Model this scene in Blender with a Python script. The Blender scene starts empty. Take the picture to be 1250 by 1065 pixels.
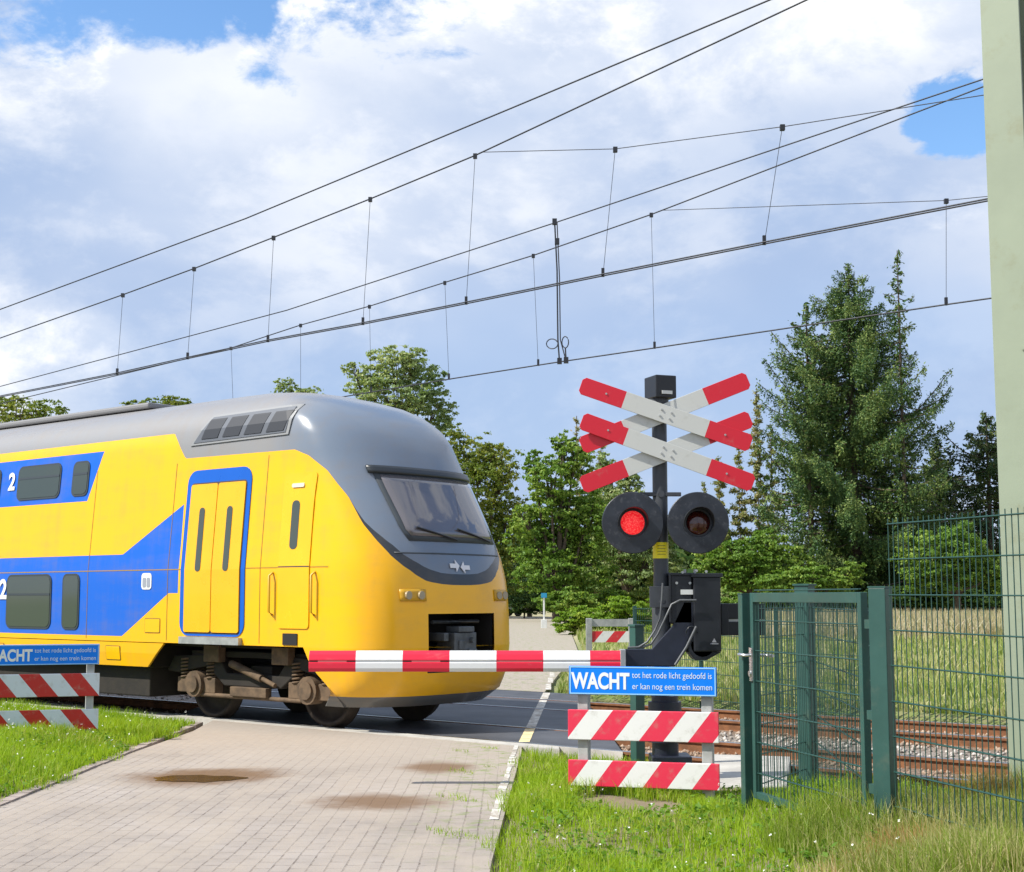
import bpy, bmesh, math, random
import numpy as np
from mathutils import Vector, Matrix
random.seed(7)
R = math.radians
sc = bpy.context.scene
C = sc.collection

# ---------------------------------------------------------------- camera
CAM_H = 1.6
FPX = 1750.0
PITCH = math.atan(196.5 / FPX)
cd = bpy.data.cameras.new('camera'); cam = bpy.data.objects.new('camera', cd); C.objects.link(cam)
cam.location = (0, 0, CAM_H); cam.rotation_euler = (math.pi / 2 + PITCH, 0, 0)
cd.sensor_fit = 'HORIZONTAL'; cd.sensor_width = 36; cd.lens = 36 * FPX / 1250
cd.clip_start = 0.1; cd.clip_end = 5000
sc.camera = cam

# ---------------------------------------------------------------- light, sky, exposure
TO_SUN = Vector((-0.955, -0.30, 0)).normalized()
ELEV = R(47)
sun_dir = Vector((TO_SUN.x * math.cos(ELEV), TO_SUN.y * math.cos(ELEV), math.sin(ELEV)))
sl = bpy.data.lights.new('sun', 'SUN'); sl.energy = 5.0; sl.angle = R(0.53); sl.color = (1.0, 0.955, 0.87)
so = bpy.data.objects.new('sun', sl); C.objects.link(so)
so.rotation_euler = sun_dir.to_track_quat('Z', 'Y').to_euler(); so.location = (-30, -20, 40)
sc.view_settings.view_transform = 'Standard'; sc.view_settings.look = 'None'
sc.view_settings.exposure = 0.40; sc.view_settings.gamma = 1.0

class NT:
    """tiny node helper"""
    def __init__(s, tree): s.t = tree; s.n = tree.nodes; s.l = tree.links
    def put(s, v, sock):
        if v is None: return
        if hasattr(v, 'is_linked') or isinstance(v, bpy.types.NodeSocket): s.l.new(v, sock)
        else: sock.default_value = v
    def math(s, op, a, b=None, c=None, clamp=False):
        m = s.n.new('ShaderNodeMath'); m.operation = op; m.use_clamp = clamp
        s.put(a, m.inputs[0]); s.put(b, m.inputs[1]); s.put(c, m.inputs[2]); return m.outputs[0]
    def vmath(s, op, a, b=None):
        m = s.n.new('ShaderNodeVectorMath'); m.operation = op
        s.put(a, m.inputs[0]); s.put(b, m.inputs[1])
        return m.outputs[1] if op in ('DOT_PRODUCT', 'LENGTH', 'DISTANCE') else m.outputs[0]
    def noise(s, vec, scale, detail=4, rough=0.55, dist=0.0):
        m = s.n.new('ShaderNodeTexNoise'); s.put(vec, m.inputs['Vector'])
        m.inputs['Scale'].default_value = scale; m.inputs['Detail'].default_value = detail
        m.inputs['Roughness'].default_value = rough; m.inputs['Distortion'].default_value = dist
        return m.outputs['Fac']
    def mix(s, f, a, b, blend='MIX'):
        m = s.n.new('ShaderNodeMix'); m.data_type = 'RGBA'; m.blend_type = blend
        s.put(f, m.inputs[0]); s.put(a if not isinstance(a, tuple) else (*a[:3], 1), m.inputs[6])
        s.put(b if not isinstance(b, tuple) else (*b[:3], 1), m.inputs[7]); return m.outputs[2]
    def ramp(s, v, lo, hi, smooth=True):
        m = s.n.new('ShaderNodeMapRange'); m.interpolation_type = 'SMOOTHSTEP' if smooth else 'LINEAR'
        s.put(v, m.inputs[0]); m.inputs[1].default_value = lo; m.inputs[2].default_value = hi
        return m.outputs[0]
    def comb(s, x, y, z):
        m = s.n.new('ShaderNodeCombineXYZ'); s.put(x, m.inputs[0]); s.put(y, m.inputs[1]); s.put(z, m.inputs[2]); return m.outputs[0]
    def sep(s, v):
        m = s.n.new('ShaderNodeSeparateXYZ'); s.put(v, m.inputs[0]); return m.outputs
    def obj(s): return s.n.new('ShaderNodeTexCoord').outputs['Object']
    def curve(s, v, pts):
        m = s.n.new('ShaderNodeFloatCurve'); s.put(v, m.inputs['Value'])
        cu = m.mapping.curves[0]
        while len(cu.points) < len(pts): cu.points.new(0.5, 0.5)
        for p, (x, y) in zip(cu.points, pts): p.location = (x, y); p.handle_type = 'VECTOR'
        m.mapping.update(); return m.outputs[0]
    def bump(s, h, strength=0.3, dist=0.01):
        m = s.n.new('ShaderNodeBump'); m.inputs['Strength'].default_value = strength
        m.inputs['Distance'].default_value = dist; s.put(h, m.inputs['Height']); return m.outputs[0]

w = bpy.data.worlds.new('World'); sc.world = w; w.use_nodes = True
N = NT(w.node_tree); w.node_tree.nodes.clear()
out = N.n.new('ShaderNodeOutputWorld'); bg = N.n.new('ShaderNodeBackground'); bg.inputs[1].default_value = 0.085
N.l.new(bg.outputs[0], out.inputs[0])
sky = N.n.new('ShaderNodeTexSky'); sky.sky_type = 'NISHITA'; sky.sun_disc = False
sky.sun_elevation = ELEV; sky.sun_rotation = math.atan2(TO_SUN.x, TO_SUN.y)
sky.altitude = 0; sky.dust_density = 0.3; sky.ozone_density = 3
hs = N.n.new('ShaderNodeHueSaturation'); hs.inputs['Saturation'].default_value = 1.12; hs.inputs['Value'].default_value = 2.0
N.l.new(sky.outputs[0], hs.inputs['Color'])
d = N.n.new('ShaderNodeTexCoord').outputs['Generated']
dx, dy, dz = N.sep(d)
el = N.math('ARCSINE', dz); az = N.math('ARCTAN2', dx, dy)
azs = N.math('MULTIPLY', az, 0.8)
P = N.comb(azs, 0.0, N.math('MULTIPLY', el, 1.35))
wisp = N.noise(N.vmath('ADD', P, (8.0, 2.0, 1.0)), 26.0, 9, 0.62, 0.3)
n1 = N.noise(P, 6.0, 10, 0.62, 0.2); n2 = N.noise(N.vmath('ADD', P, (3.1, 1.7, 5.2)), 2.6, 5, 0.5, 0.2)
n3 = N.noise(N.vmath('ADD', P, (1.1, 4.7, 2.2)), 9.0, 10, 0.6, 0.25)
wob_ = N.math('ADD', N.math('MULTIPLY', N.math('SUBTRACT', n3, 0.5), 2.4), N.math('MULTIPLY', N.math('SUBTRACT', wisp, 0.5), 0.9))
def blob(ca, ce, ra, re_, lo=0.85, hi=0.70, wob=1.0):
    u = N.math('DIVIDE', N.math('SUBTRACT', az, ca), ra); v = N.math('DIVIDE', N.math('SUBTRACT', el, ce), re_)
    q = N.math('SQRT', N.math('ADD', N.math('MULTIPLY', u, u), N.math('MULTIPLY', v, v)))
    return N.ramp(N.math('ADD', q, N.math('MULTIPLY', wob_, wob)), lo, hi)
hole = N.math('MAXIMUM', blob(-0.27, 0.512, 0.50, 0.175, wob=.42), blob(0.312, 0.313, 0.050, 0.044, wob=.6))
hole = N.math('MAXIMUM', hole, blob(-0.2, 0.62, 0.75, 0.16)); hole = N.math('MAXIMUM', hole, blob(1.3, 0.5, 0.5, 0.3)); hole = N.math('MAXIMUM', hole, blob(-1.5, 0.6, 0.6, 0.35))
thin = N.math('MAXIMUM', blob(0.03, 0.135, 0.34, 0.075, 1.5, 0.2, .5), blob(0.27, 0.175, 0.12, 0.045, 1.4, 0.3, .6))
cover = N.math('SUBTRACT', 1.0, hole)
cover = N.math('MULTIPLY', cover, N.math('SUBTRACT', 1.0, N.math('MULTIPLY', thin, 0.08)))
# sunlit towers stand in front of the grey-blue undersides: sharp upper rims, soft bodies
crest = N.ramp(N.math('ADD', N.math('MULTIPLY', n1, 0.8), N.math('MULTIPLY', wisp, 0.2)), 0.47, 0.60)
bright = N.math('MAXIMUM', blob(-0.02, 0.420, 0.42, 0.075, 1.3, 0.3, .6), N.math('MAXIMUM', blob(-0.35, 0.155, 0.10, 0.06, 1.0, 0.5, .7), blob(0.34, 0.215, 0.12, 0.095, 1.1, 0.4, .7)))
bright = N.math('MAXIMUM', bright, blob(-0.28, 0.35, 0.16, 0.055, 1.3, 0.2, .6))
body = N.math('ADD', N.math('MULTIPLY', N.ramp(n2, 0.36, 0.62), 0.50), N.math('MULTIPLY', crest, 0.28))
lit = N.math('ADD', body, N.math('MULTIPLY', bright, N.math('ADD', 0.35, N.math('MULTIPLY', crest, 0.35))), clamp=True)
lit = N.math('MULTIPLY', lit, N.math('SUBTRACT', 1.0, N.math('MULTIPLY', thin, 0.3)), clamp=True)
lit = N.math('POWER', lit, 1.25)
ccol = N.mix(lit, (3.9, 5.1, 7.4), (9.9, 10.0, 10.2))
final = N.mix(cover, hs.outputs[0], ccol)
N.l.new(final, bg.inputs[0])

# ---------------------------------------------------------------- placing helpers
def ray(u, v):
    x = (u - 625) / FPX; y = (532.5 - v) / FPX
    return (x, math.cos(PITCH) - y * math.sin(PITCH), math.sin(PITCH) + y * math.cos(PITCH))
def ground_at(u, v, z=0.0):
    r = ray(u, v); t = (z - CAM_H) / r[2]; return (r[0] * t, r[1] * t)
def at(u, v, Y):
    r = ray(u, v); t = Y / r[1]; return (r[0] * t, Y, CAM_H + r[2] * t)
_r = ray(-1500, 729); AL = math.atan2(-_r[0], _r[1]); TC, TS = math.cos(AL), math.sin(AL)
def track_pt(s, D, z=0.0): return (D * TC - s * TS, D * TS + s * TC, z)
def plane_pt(u, v, D):
    r = ray(u, v); t = D / (r[0] * TC + r[1] * TS)
    X, Y, Z = r[0] * t, r[1] * t, CAM_H + r[2] * t
    return (-X * TS + Y * TC, Z)
def dist_track(x, y): return x * TC + y * TS

# ---------------------------------------------------------------- materials
MATS = {}
def principled(name, col=(0.5, 0.5, 0.5), rough=0.5, metal=0.0, var=0.0, vscale=3.0, bump=0.0, bscale=40, coat=0.0, spec=0.5, dirt=None):
    if name in MATS: return MATS[name]
    m = bpy.data.materials.new(name); m.use_nodes = True; n = NT(m.node_tree)
    p = m.node_tree.nodes['Principled BSDF']
    p.inputs['Roughness'].default_value = rough; p.inputs['Metallic'].default_value = metal
    p.inputs['Coat Weight'].default_value = coat; p.inputs['Specular IOR Level'].default_value = spec
    o = n.obj()
    if var > 0:
        f = n.noise(o, vscale, 6, 0.6)
        c = n.mix(n.ramp(f, 0.3, 0.7), tuple(x * (1 - var) for x in col), tuple(min(1, x * (1 + var)) for x in col))
        if dirt:
            g = n.noise(n.vmath('ADD', o, (5, 3, 9)), vscale * 2.7, 8, 0.7)
            c = n.mix(n.math('MULTIPLY', n.ramp(g, 0.52, 0.75), dirt[1]), c, dirt[0])
        n.l.new(c, p.inputs['Base Color'])
        n.l.new(n.math('ADD', n.math('MULTIPLY', f, 0.25), rough - 0.12), p.inputs['Roughness'])
    else: p.inputs['Base Color'].default_value = (*col, 1)
    if bump > 0: n.l.new(n.bump(n.noise(o, bscale, 5, 0.6), bump, 0.01), p.inputs['Normal'])
    MATS[name] = m; return m
def leaf_mat(name, c1, c2, c3=None, trans=0.35, nscale=0.25):
    if name in MATS: return MATS[name]
    m = bpy.data.materials.new(name); m.use_nodes = True; n = NT(m.node_tree); n.n.clear()
    o = n.n.new('ShaderNodeOutputMaterial'); geo = n.n.new('ShaderNodeNewGeometry')
    rnd = geo.outputs['Random Per Island']
    big = n.noise(n.obj(), nscale, 3, 0.6)
    f = n.math('ADD', n.math('MULTIPLY', rnd, 0.6), n.math('MULTIPLY', n.ramp(big, 0.3, 0.7), 0.4))
    col = n.mix(f, c1, c2)
    if c3: col = n.mix(n.ramp(n.math('ADD', n.math('MULTIPLY', rnd, 0.35), big), 0.66, 0.86), col, c3)
    dif = n.n.new('ShaderNodeBsdfPrincipled'); n.l.new(col, dif.inputs['Base Color'])
    dif.inputs['Roughness'].default_value = 0.55; dif.inputs['Specular IOR Level'].default_value = 0.25
    tr = n.n.new('ShaderNodeBsdfTranslucent')
    n.l.new(n.mix(1.0, col, (1.3, 1.35, 0.55), 'MULTIPLY'), tr.inputs[0])
    mx = n.n.new('ShaderNodeMixShader'); mx.inputs[0].default_value = trans
    n.l.new(dif.outputs[0], mx.inputs[1]); n.l.new(tr.outputs[0], mx.inputs[2]); n.l.new(mx.outputs[0], o.inputs[0])
    MATS[name] = m; return m
def stripes_mat(name, slope, period, off, red, white, glow=0.0):
    if name in MATS: return MATS[name]
    m = bpy.data.materials.new(name); m.use_nodes = True; n = NT(m.node_tree); p = n.n['Principled BSDF']
    o = n.obj(); x, y, z = n.sep(o)
    v = n.math('DIVIDE', n.math('ADD', n.math('SUBTRACT', x, n.math('MULTIPLY', z, slope)), off + 40 * period), period)
    f = n.math('LESS_THAN', n.math('FRACT', v), 0.5)
    c = n.mix(f, white, red)
    dn = n.noise(o, 14, 8, 0.7)
    c = n.mix(n.math('MULTIPLY', n.ramp(dn, 0.5, 0.75), 0.38), c, (0.33, 0.31, 0.24))
    n.l.new(c, p.inputs['Base Color']); p.inputs['Roughness'].default_value = 0.35
    MATS[name] = m; return m

galv = principled('galvanised_steel', (0.42, 0.43, 0.42), 0.5, 0.55, 0.15, 6, 0.05, 60)
greyp = principled('grey_painted_wood', (0.36, 0.37, 0.36), 0.65, 0, 0.15, 8, 0.1, 50, dirt=((0.2, 0.2, 0.15), 0.4))
black = principled('black_paint', (0.012, 0.014, 0.018), 0.38, 0, 0.25, 5, 0.04, 30)
blacknavy = principled('dark_navy_paint', (0.014, 0.018, 0.032), 0.42, 0, 0.2, 5, 0.04, 30)
mastm = principled('dark_grey_mast_paint', (0.045, 0.05, 0.058), 0.45, 0, 0.2, 5, 0.03, 30)
redp = principled('sign_red', (0.62, 0.012, 0.028), 0.42, 0, 0.08, 5)
whitep = principled('sign_white', (0.66, 0.67, 0.64), 0.45, 0, 0.07, 5, dirt=((0.4, 0.4, 0.33), 0.35))
yellowp = principled('yellow_band_plastic', (0.85, 0.72, 0.01), 0.4, 0, 0.05, 9)
greenp = principled('dark_green_powder_coat', (0.021, 0.074, 0.062), 0.42, 0.0, 0.15, 3, 0.03, 60, dirt=((0.12, 0.14, 0.10), 0.3))
greenw = principled('green_coated_wire', (0.018, 0.062, 0.052), 0.45)
palegreen = principled('pale_green_pole_paint', (0.255, 0.30, 0.215), 0.55, 0, 0.06, 1.5, 0.06, 12, dirt=((0.20, 0.20, 0.11), 0.55))
wirem = principled('copper_wire_dark', (0.03, 0.033, 0.04), 0.5, 0.3)
bluem = principled('sign_blue', (0.002, 0.20, 0.84), 0.45, 0, 0.05, 4, spec=.25)
rust = principled('rusty_rail_steel', (0.20, 0.085, 0.035), 0.8, 0.1, 0.3, 9, 0.3, 60)
railtop = principled('polished_rail_head', (0.45, 0.43, 0.42), 0.25, 0.9)
concrete = principled('weathered_concrete', (0.42, 0.40, 0.36), 0.85, 0, 0.15, 3, 0.3, 40, dirt=((0.2, 0.19, 0.14), 0.5))
bark = principled('bark', (0.10, 0.075, 0.055), 0.9, 0, 0.3, 4, 0.5, 12)

# ---------------------------------------------------------------- mesh helpers
def link(name, me, mats, parent=None, loc=None):
    o = bpy.data.objects.new(name, me); C.objects.link(o)
    for m in (mats if isinstance(mats, (list, tuple)) else [mats]): me.materials.append(m)
    if parent: o.parent = parent
    if loc: o.location = loc
    return o
class MB:
    def __init__(s): s.v = []; s.f = []; s.m = []; s.sm = []
    def add(s, vs, fs, mi=0, smooth=False):
        b = len(s.v); s.v += [tuple(v) for v in vs]
        for f in fs: s.f.append([b + i for i in f]); s.m.append(mi); s.sm.append(smooth)
    def box(s, c, sz, mi=0, rz=0, M=None):
        hx, hy, hz = sz[0] / 2, sz[1] / 2, sz[2] / 2
        vs = [(x, y, z) for x in (-hx, hx) for y in (-hy, hy) for z in (-hz, hz)]
        if rz:
            cc, ss = math.cos(rz), math.sin(rz); vs = [(x * cc - y * ss, x * ss + y * cc, z) for x, y, z in vs]
        vs = [Vector(v) for v in vs]
        if M is not None: vs = [M @ v for v in vs]
        vs = [(v.x + c[0], v.y + c[1], v.z + c[2]) for v in vs]
        s.add(vs, [(0, 1, 3, 2), (4, 6, 7, 5), (0, 4, 5, 1), (2, 3, 7, 6), (0, 2, 6, 4), (1, 5, 7, 3)], mi)
    def tube(s, pts, r, n=8, mi=0, caps=True, smooth=True):
        pts = [Vector(p) for p in pts]; rs = r if isinstance(r, (list, tuple)) else [r] * len(pts)
        vs = []; fs = []
        for i, p in enumerate(pts):
            d = (pts[min(i + 1, len(pts) - 1)] - pts[max(i - 1, 0)]).normalized()
            a = Vector((0, 0, 1)) if abs(d.z) < 0.95 else Vector((0, 1, 0))
            u = d.cross(a).normalized(); v = d.cross(u)
            for k in range(n):
                t = 2 * math.pi * k / n; vs.append(p + (u * math.cos(t) + v * math.sin(t)) * rs[i])
        for i in range(len(pts) - 1):
            for k in range(n):
                k2 = (k + 1) % n; fs.append((i * n + k, i * n + k2, (i + 1) * n + k2, (i + 1) * n + k))
        s.add(vs, fs, mi, smooth)
        if caps:
            L = (len(pts) - 1) * n
            s.add(vs[:n], [tuple(range(n))], mi); s.add(vs[L:L + n], [tuple(range(n - 1, -1, -1))], mi)
    def prism(s, poly, d0, d1, axis='y', mi=0, f=None):
        """poly of 2-D points extruded from d0 to d1 along axis"""
        def mk(p, d): return {'y': (p[0], d, p[1]), 'x': (d, p[0], p[1]), 'z': (p[0], p[1], d)}[axis]
        n = len(poly); vs = [mk(p, d0) for p in poly] + [mk(p, d1) for p in poly]
        if f: vs = [f(*v) for v in vs]
        s.add(vs, [tuple(range(n)), tuple(range(2 * n - 1, n - 1, -1))] + [(i, (i + 1) % n, n + (i + 1) % n, n + i) for i in range(n)], mi)
    def build(s, name, mats, parent=None, loc=None, bevel=0, seg=2, fix=True):
        me = bpy.data.meshes.new(name); me.from_pydata(s.v, [], s.f)
        me.polygons.foreach_set('material_index', s.m); me.polygons.foreach_set('use_smooth', s.sm); me.update()
        if fix:
            bm = bmesh.new(); bm.from_mesh(me)
            bmesh.ops.recalc_face_normals(bm, faces=bm.faces); bm.to_mesh(me); bm.free()
        o = link(name, me, mats, parent, loc)
        if bevel:
            md = o.modifiers.new('bevel', 'BEVEL'); md.width = bevel; md.segments = seg; md.limit_method = 'ANGLE'
        return o
def empty(name, loc, rz=0.0):
    o = bpy.data.objects.new(name, None); C.objects.link(o); o.location = loc; o.rotation_euler = (0, 0, rz); o.empty_display_size = 0.3; return o
def tag(o, label=None, cat=None, group=None, kind=None):
    if label: o['label'] = label
    if cat: o['category'] = cat
    if group: o['group'] = group
    if kind: o['kind'] = kind
    return o
def quads(name, V, F, mats, parent=None, loc=None, smooth=False):
    """numpy mesh; F (n,k)"""
    me = bpy.data.meshes.new(name); n, k = F.shape
    me.vertices.add(len(V)); me.vertices.foreach_set('co', np.ascontiguousarray(V, dtype=np.float32).ravel())
    me.loops.add(n * k); me.loops.foreach_set('vertex_index', F.astype(np.int32).ravel())
    me.polygons.add(n); me.polygons.foreach_set('loop_start', np.arange(0, n * k, k, dtype=np.int32))
    me.polygons.foreach_set('loop_total', np.full(n, k, dtype=np.int32))
    if smooth: me.polygons.foreach_set('use_smooth', np.ones(n, dtype=bool))
    me.update(calc_edges=True); me.validate()
    return link(name, me, mats, parent, loc)
def text_mesh(name, txt, size, mat, parent, loc, rot, bold=0.0, width=None, align='LEFT', sx=1.0, depth=0.002):
    cu = bpy.data.curves.new(name, 'FONT'); cu.body = txt; cu.size = size; cu.offset = bold; cu.extrude = depth; cu.align_x = align
    tmp = bpy.data.objects.new('tmp', cu); C.objects.link(tmp)
    bpy.context.view_layer.update()
    me = bpy.data.meshes.new_from_object(tmp.evaluated_get(bpy.context.evaluated_depsgraph_get()))
    bpy.data.objects.remove(tmp)
    if width:
        xs = [v.co.x for v in me.vertices]; k = width / (max(xs) - min(xs))
        for v in me.vertices: v.co.x *= k
    me.materials.clear(); o = link(name, me, mat, parent, loc); o.rotation_euler = rot; return o

# ================================================================ GROUND
def sstep(x, a, b):
    t = np.clip((x - a) / (b - a), 0, 1); return t * t * (3 - 2 * t)
def hgt(x, y):
    x = np.asarray(x, float); y = np.asarray(y, float); D = x * TC + y * TS
    z = 0.34 * sstep(x, 1.0, 2.3) * sstep(D, 9.7, 8.5)
    z = z + 0.03 * sstep(x, 0.1, 0.5) * sstep(D, 11.4, 10.6)
    z = z + 0.12 * sstep(x, -4.0, -5.2) * sstep(D, 11.0, 9.5) + 0.0
    near = (x > -3.98) & (x < 0.06) & (D < 12.5)
    z = z + 0.02 * np.sin(x * 2.3 + y) * np.sin(y * 1.7 - x) * (~near)
    z = np.where(near, -0.05, z)
    bed = sstep(D, 11.5, 11.9) * sstep(D, 20.4, 19.4)
    z = z * (1 - bed) + (-0.34) * bed
    fr = (D > 19.3) & (y < 130)
    roadR = np.interp(y, [22, 30, 41, 92, 130], [0.5, 0.9, 1.9, 3.6, 3.0]); roadL = np.interp(y, [22, 60, 90, 130], [-3.9, -4.0, -6, -9])
    z = np.where(fr & (x > roadL - .1) & (x < roadR + .1), -0.06, z)
    return z
gx = np.concatenate([np.linspace(-400, -40, 20), np.linspace(-38, -10, 20), np.linspace(-9.8, 6, 170), np.linspace(6.5, 40, 30), np.linspace(45, 400, 20)])
gy = np.concatenate([np.linspace(-60, -2, 10), np.linspace(-1, 26, 200), np.linspace(26.5, 130, 100), np.linspace(140, 1500, 30)])
GX, GY = np.meshgrid(gx, gy); GZ = hgt(GX, GY)
V = np.stack([GX.ravel(), GY.ravel(), GZ.ravel()], 1); nx = len(gx)
i, j = np.meshgrid(np.arange(nx - 1), np.arange(len(gy) - 1)); a = (j * nx + i).ravel()
gm = bpy.data.materials.new('grassy_soil'); gm.use_nodes = True; n = NT(gm.node_tree); p = n.n['Principled BSDF']
o = n.obj(); X, Y_, Z_ = n.sep(o)
f = n.noise(o, 0.6, 8, 0.65); f2 = n.noise(o, 9, 6, 0.7); f3 = n.noise(n.vmath('MULTIPLY', o, (1, 0.35, 1)), 0.12, 5, 0.6)
c = n.mix(n.ramp(f, 0.35, 0.65), (0.085, 0.15, 0.022), (0.15, 0.19, 0.05))
c = n.mix(n.math('MULTIPLY', n.ramp(f2, 0.4, 0.7), 0.8), c, (0.21, 0.17, 0.11))
c = n.mix(n.ramp(Y_, 22, 14), c, n.mix(f2, (0.13, 0.10, 0.06), (0.27, 0.22, 0.15)))
dry = n.math('MULTIPLY', n.ramp(n.math('ADD', Y_, n.math('MULTIPLY', f3, 30)), 52, 78), 0.85)
c = n.mix(dry, c, (0.34, 0.30, 0.17))
n.l.new(c, p.inputs['Base Color']); p.inputs['Roughness'].default_value = 0.95
n.l.new(n.bump(f2, 0.6, 0.03), p.inputs['Normal'])
tag(quads('ground', V, np.stack([a, a + 1, a + nx + 1, a + nx], 1), gm, smooth=True), kind='structure')

# roads ----------------------------------------------------------
brick = bpy.data.materials.new('grey_pink_paving_bricks'); brick.use_nodes = True; n = NT(brick.node_tree); p = n.n['Principled BSDF']
o = n.obj()
bt = n.n.new('ShaderNodeTexBrick'); n.l.new(n.vmath('ADD', o, n.comb(0, 0, 0)), bt.inputs['Vector'])
rot = n.n.new('ShaderNodeMapping'); rot.inputs['Rotation'].default_value = (0, 0, R(90)); n.l.new(o, rot.inputs[0]); n.l.new(rot.outputs[0], bt.inputs['Vector'])
bt.offset = 0.5; bt.inputs['Scale'].default_value = 1.0; bt.inputs['Brick Width'].default_value = 0.215; bt.inputs['Row Height'].default_value = 0.108
bt.inputs['Mortar Size'].default_value = 0.0065; bt.inputs['Mortar Smooth'].default_value = 0.25; bt.inputs['Bias'].default_value = 0.0
bt.inputs['Color1'].default_value = (0.285, 0.235, 0.22, 1); bt.inputs['Color2'].default_value = (0.345, 0.30, 0.285, 1); bt.inputs['Mortar'].default_value = (0.17, 0.135, 0.115, 1)
dst = n.n.new('ShaderNodeVectorMath'); dst.operation = 'MULTIPLY_ADD'; nz_ = n.n.new('ShaderNodeTexNoise'); nz_.inputs['Scale'].default_value = 1.3; nz_.inputs['Detail'].default_value = 5; n.l.new(o, nz_.inputs['Vector'])
n.l.new(nz_.outputs['Color'], dst.inputs[0]); dst.inputs[1].default_value = (.035, .035, 0); n.l.new(rot.outputs[0], dst.inputs[2]); n.l.new(dst.outputs[0], bt.inputs['Vector'])
lg = n.noise(o, 0.55, 7, 0.62); md_ = n.noise(n.vmath('MULTIPLY', o, (1, 0.4, 1)), 2.6, 8, 0.65); fine = n.noise(o, 60, 4, 0.7)
jf = n.math('MULTIPLY', bt.outputs['Fac'], n.ramp(n.noise(o, 11, 5, .7), .62, .38))
bcol = n.mix(jf, n.mix(n.noise(o, 3.5, 6, .6), (0.225, 0.205, 0.18), (0.37, 0.34, 0.305)), (0.10, 0.08, 0.068))
bcol = n.mix(.22, bcol, bt.outputs[0])
c = n.mix(n.ramp(lg, 0.3, 0.7), n.mix(1.0, bcol, (0.80, 0.77, 0.74), 'MULTIPLY'), n.mix(1.0, bcol, (1.22, 1.2, 1.18), 'MULTIPLY'))
sandf = n.math('MULTIPLY', n.ramp(md_, 0.36, 0.66), 0.85)
X, Y_, Z_ = n.sep(o)
DD = n.math('ADD', n.math('MULTIPLY', X, TC), n.math('MULTIPLY', Y_, TS))
nearx = n.ramp(n.math('ADD', DD, n.math('MULTIPLY', lg, 3.0)), 9.0, 12.6)     # sand and grit carried onto the bricks by the track
sandf = n.math('MAXIMUM', sandf, n.math('MULTIPLY', nearx, 0.93))
c = n.mix(sandf, c, n.mix(n.noise(o, 8, 8, .7), (0.29, 0.24, 0.195), (0.41, 0.36, 0.30)))
c = n.mix(n.math('MULTIPLY', n.ramp(fine, 0.4, 0.75), 0.5), c, (0.27, 0.23, 0.2))
# moss and weeds at the right edge, wheel-worn brown stains
mossm = n.math('MULTIPLY', n.ramp(X, -1.1, -0.05), n.ramp(n.noise(o, 6, 7, 0.75), 0.50, 0.62))
mossm = n.math('MULTIPLY', mossm, n.ramp(DD, 5.5, 9))
c = n.mix(n.math('MULTIPLY', mossm, 0.8), c, (0.15, 0.21, 0.04))
wob = n.math('MULTIPLY', n.math('SUBTRACT', n.noise(o, 3.0, 6, 0.7), 0.5), 1.1)
for (u0, v0, rx, ry, amt) in ((240, 949, 0.75, 0.75, 0.95), (462, 979, 0.62, 0.55, 0.9), (535, 937, 0.42, 0.6, 0.9), (275, 945, 0.7, 0.6, 0.8)):
    sx, sy = ground_at(u0, v0)
    q = n.math('SQRT', n.math('ADD', n.math('POWER', n.math('DIVIDE', n.math('SUBTRACT', X, sx), rx), 2.0), n.math('POWER', n.math('DIVIDE', n.math('SUBTRACT', Y_, sy), ry), 2.0)))
    c = n.mix(n.math('MULTIPLY', n.ramp(n.math('ADD', q, wob), 1.1, 0.35), amt), c, (0.15, 0.085, 0.04))
n.l.new(c, p.inputs['Base Color']); p.inputs['Roughness'].default_value = 0.85
hgtn = n.math('ADD', n.math('MULTIPLY', bt.outputs['Fac'], n.math('SUBTRACT', n.math('MULTIPLY', sandf, 0.8), 1.0)), n.math('MULTIPLY', fine, 0.25))
n.l.new(n.bump(hgtn, 0.6, 0.008), p.inputs['Normal'])

def d_line_y(x, D): return (D - x * TC) / TS
XL, XR = -3.93, 0.02
m = MB()
ys = np.linspace(-20, 12, 30).tolist()
def strip(mb, left, right, z=0.0, zb=-0.3, mi=0):
    n_ = len(left); top = [(x, y, z) for x, y in left] + [(x, y, z) for x, y in right]
    fs = [(i, i + 1, n_ + i + 1, n_ + i) for i in range(n_ - 1)]
    mb.add(top, fs, mi)
    for side in (left, right):
        mb.add([(x, y, z) for x, y in side] + [(x, y, zb) for x, y in side], [(i, i + 1, n_ + i + 1, n_ + i) for i in range(n_ - 1)], mi)
def xright(y): return -0.16 + 0.0 * y if y < 8 else -0.16 + (y - 8) * 0.036
Dn = 12.5
L_ = [(XL, y) for y in (-20, 0, 6, 9, 12, 15)] + [(XL + 0.1, 17.5), (XL + 0.0, d_line_y(XL, Dn))]
R_ = [(xright(y), y) for y in (-20, 0, 6, 9, 12, 14)] + [(xright(15), 15), (0.12, d_line_y(0.12, Dn))]
strip(m, L_, R_)
tag(m.build('brick_road', brick), kind='structure')
m = MB()
fl = [(-4.2, d_line_y(-4.2, 19.3)), (-4.0, 35), (-4.1, 60), (-6, 90), (-12, 112), (-26, 128), (-45, 138)]
fr_ = [(0.55, d_line_y(0.55, 19.3)), (0.95, 30), (1.9, 41), (3.5, 92), (3.2, 118), (-14, 141), (-42, 152)]
strip(m, fl, fr_, 0.0, -0.3)
tag(m.build('far_road', brick), kind='structure')
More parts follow.
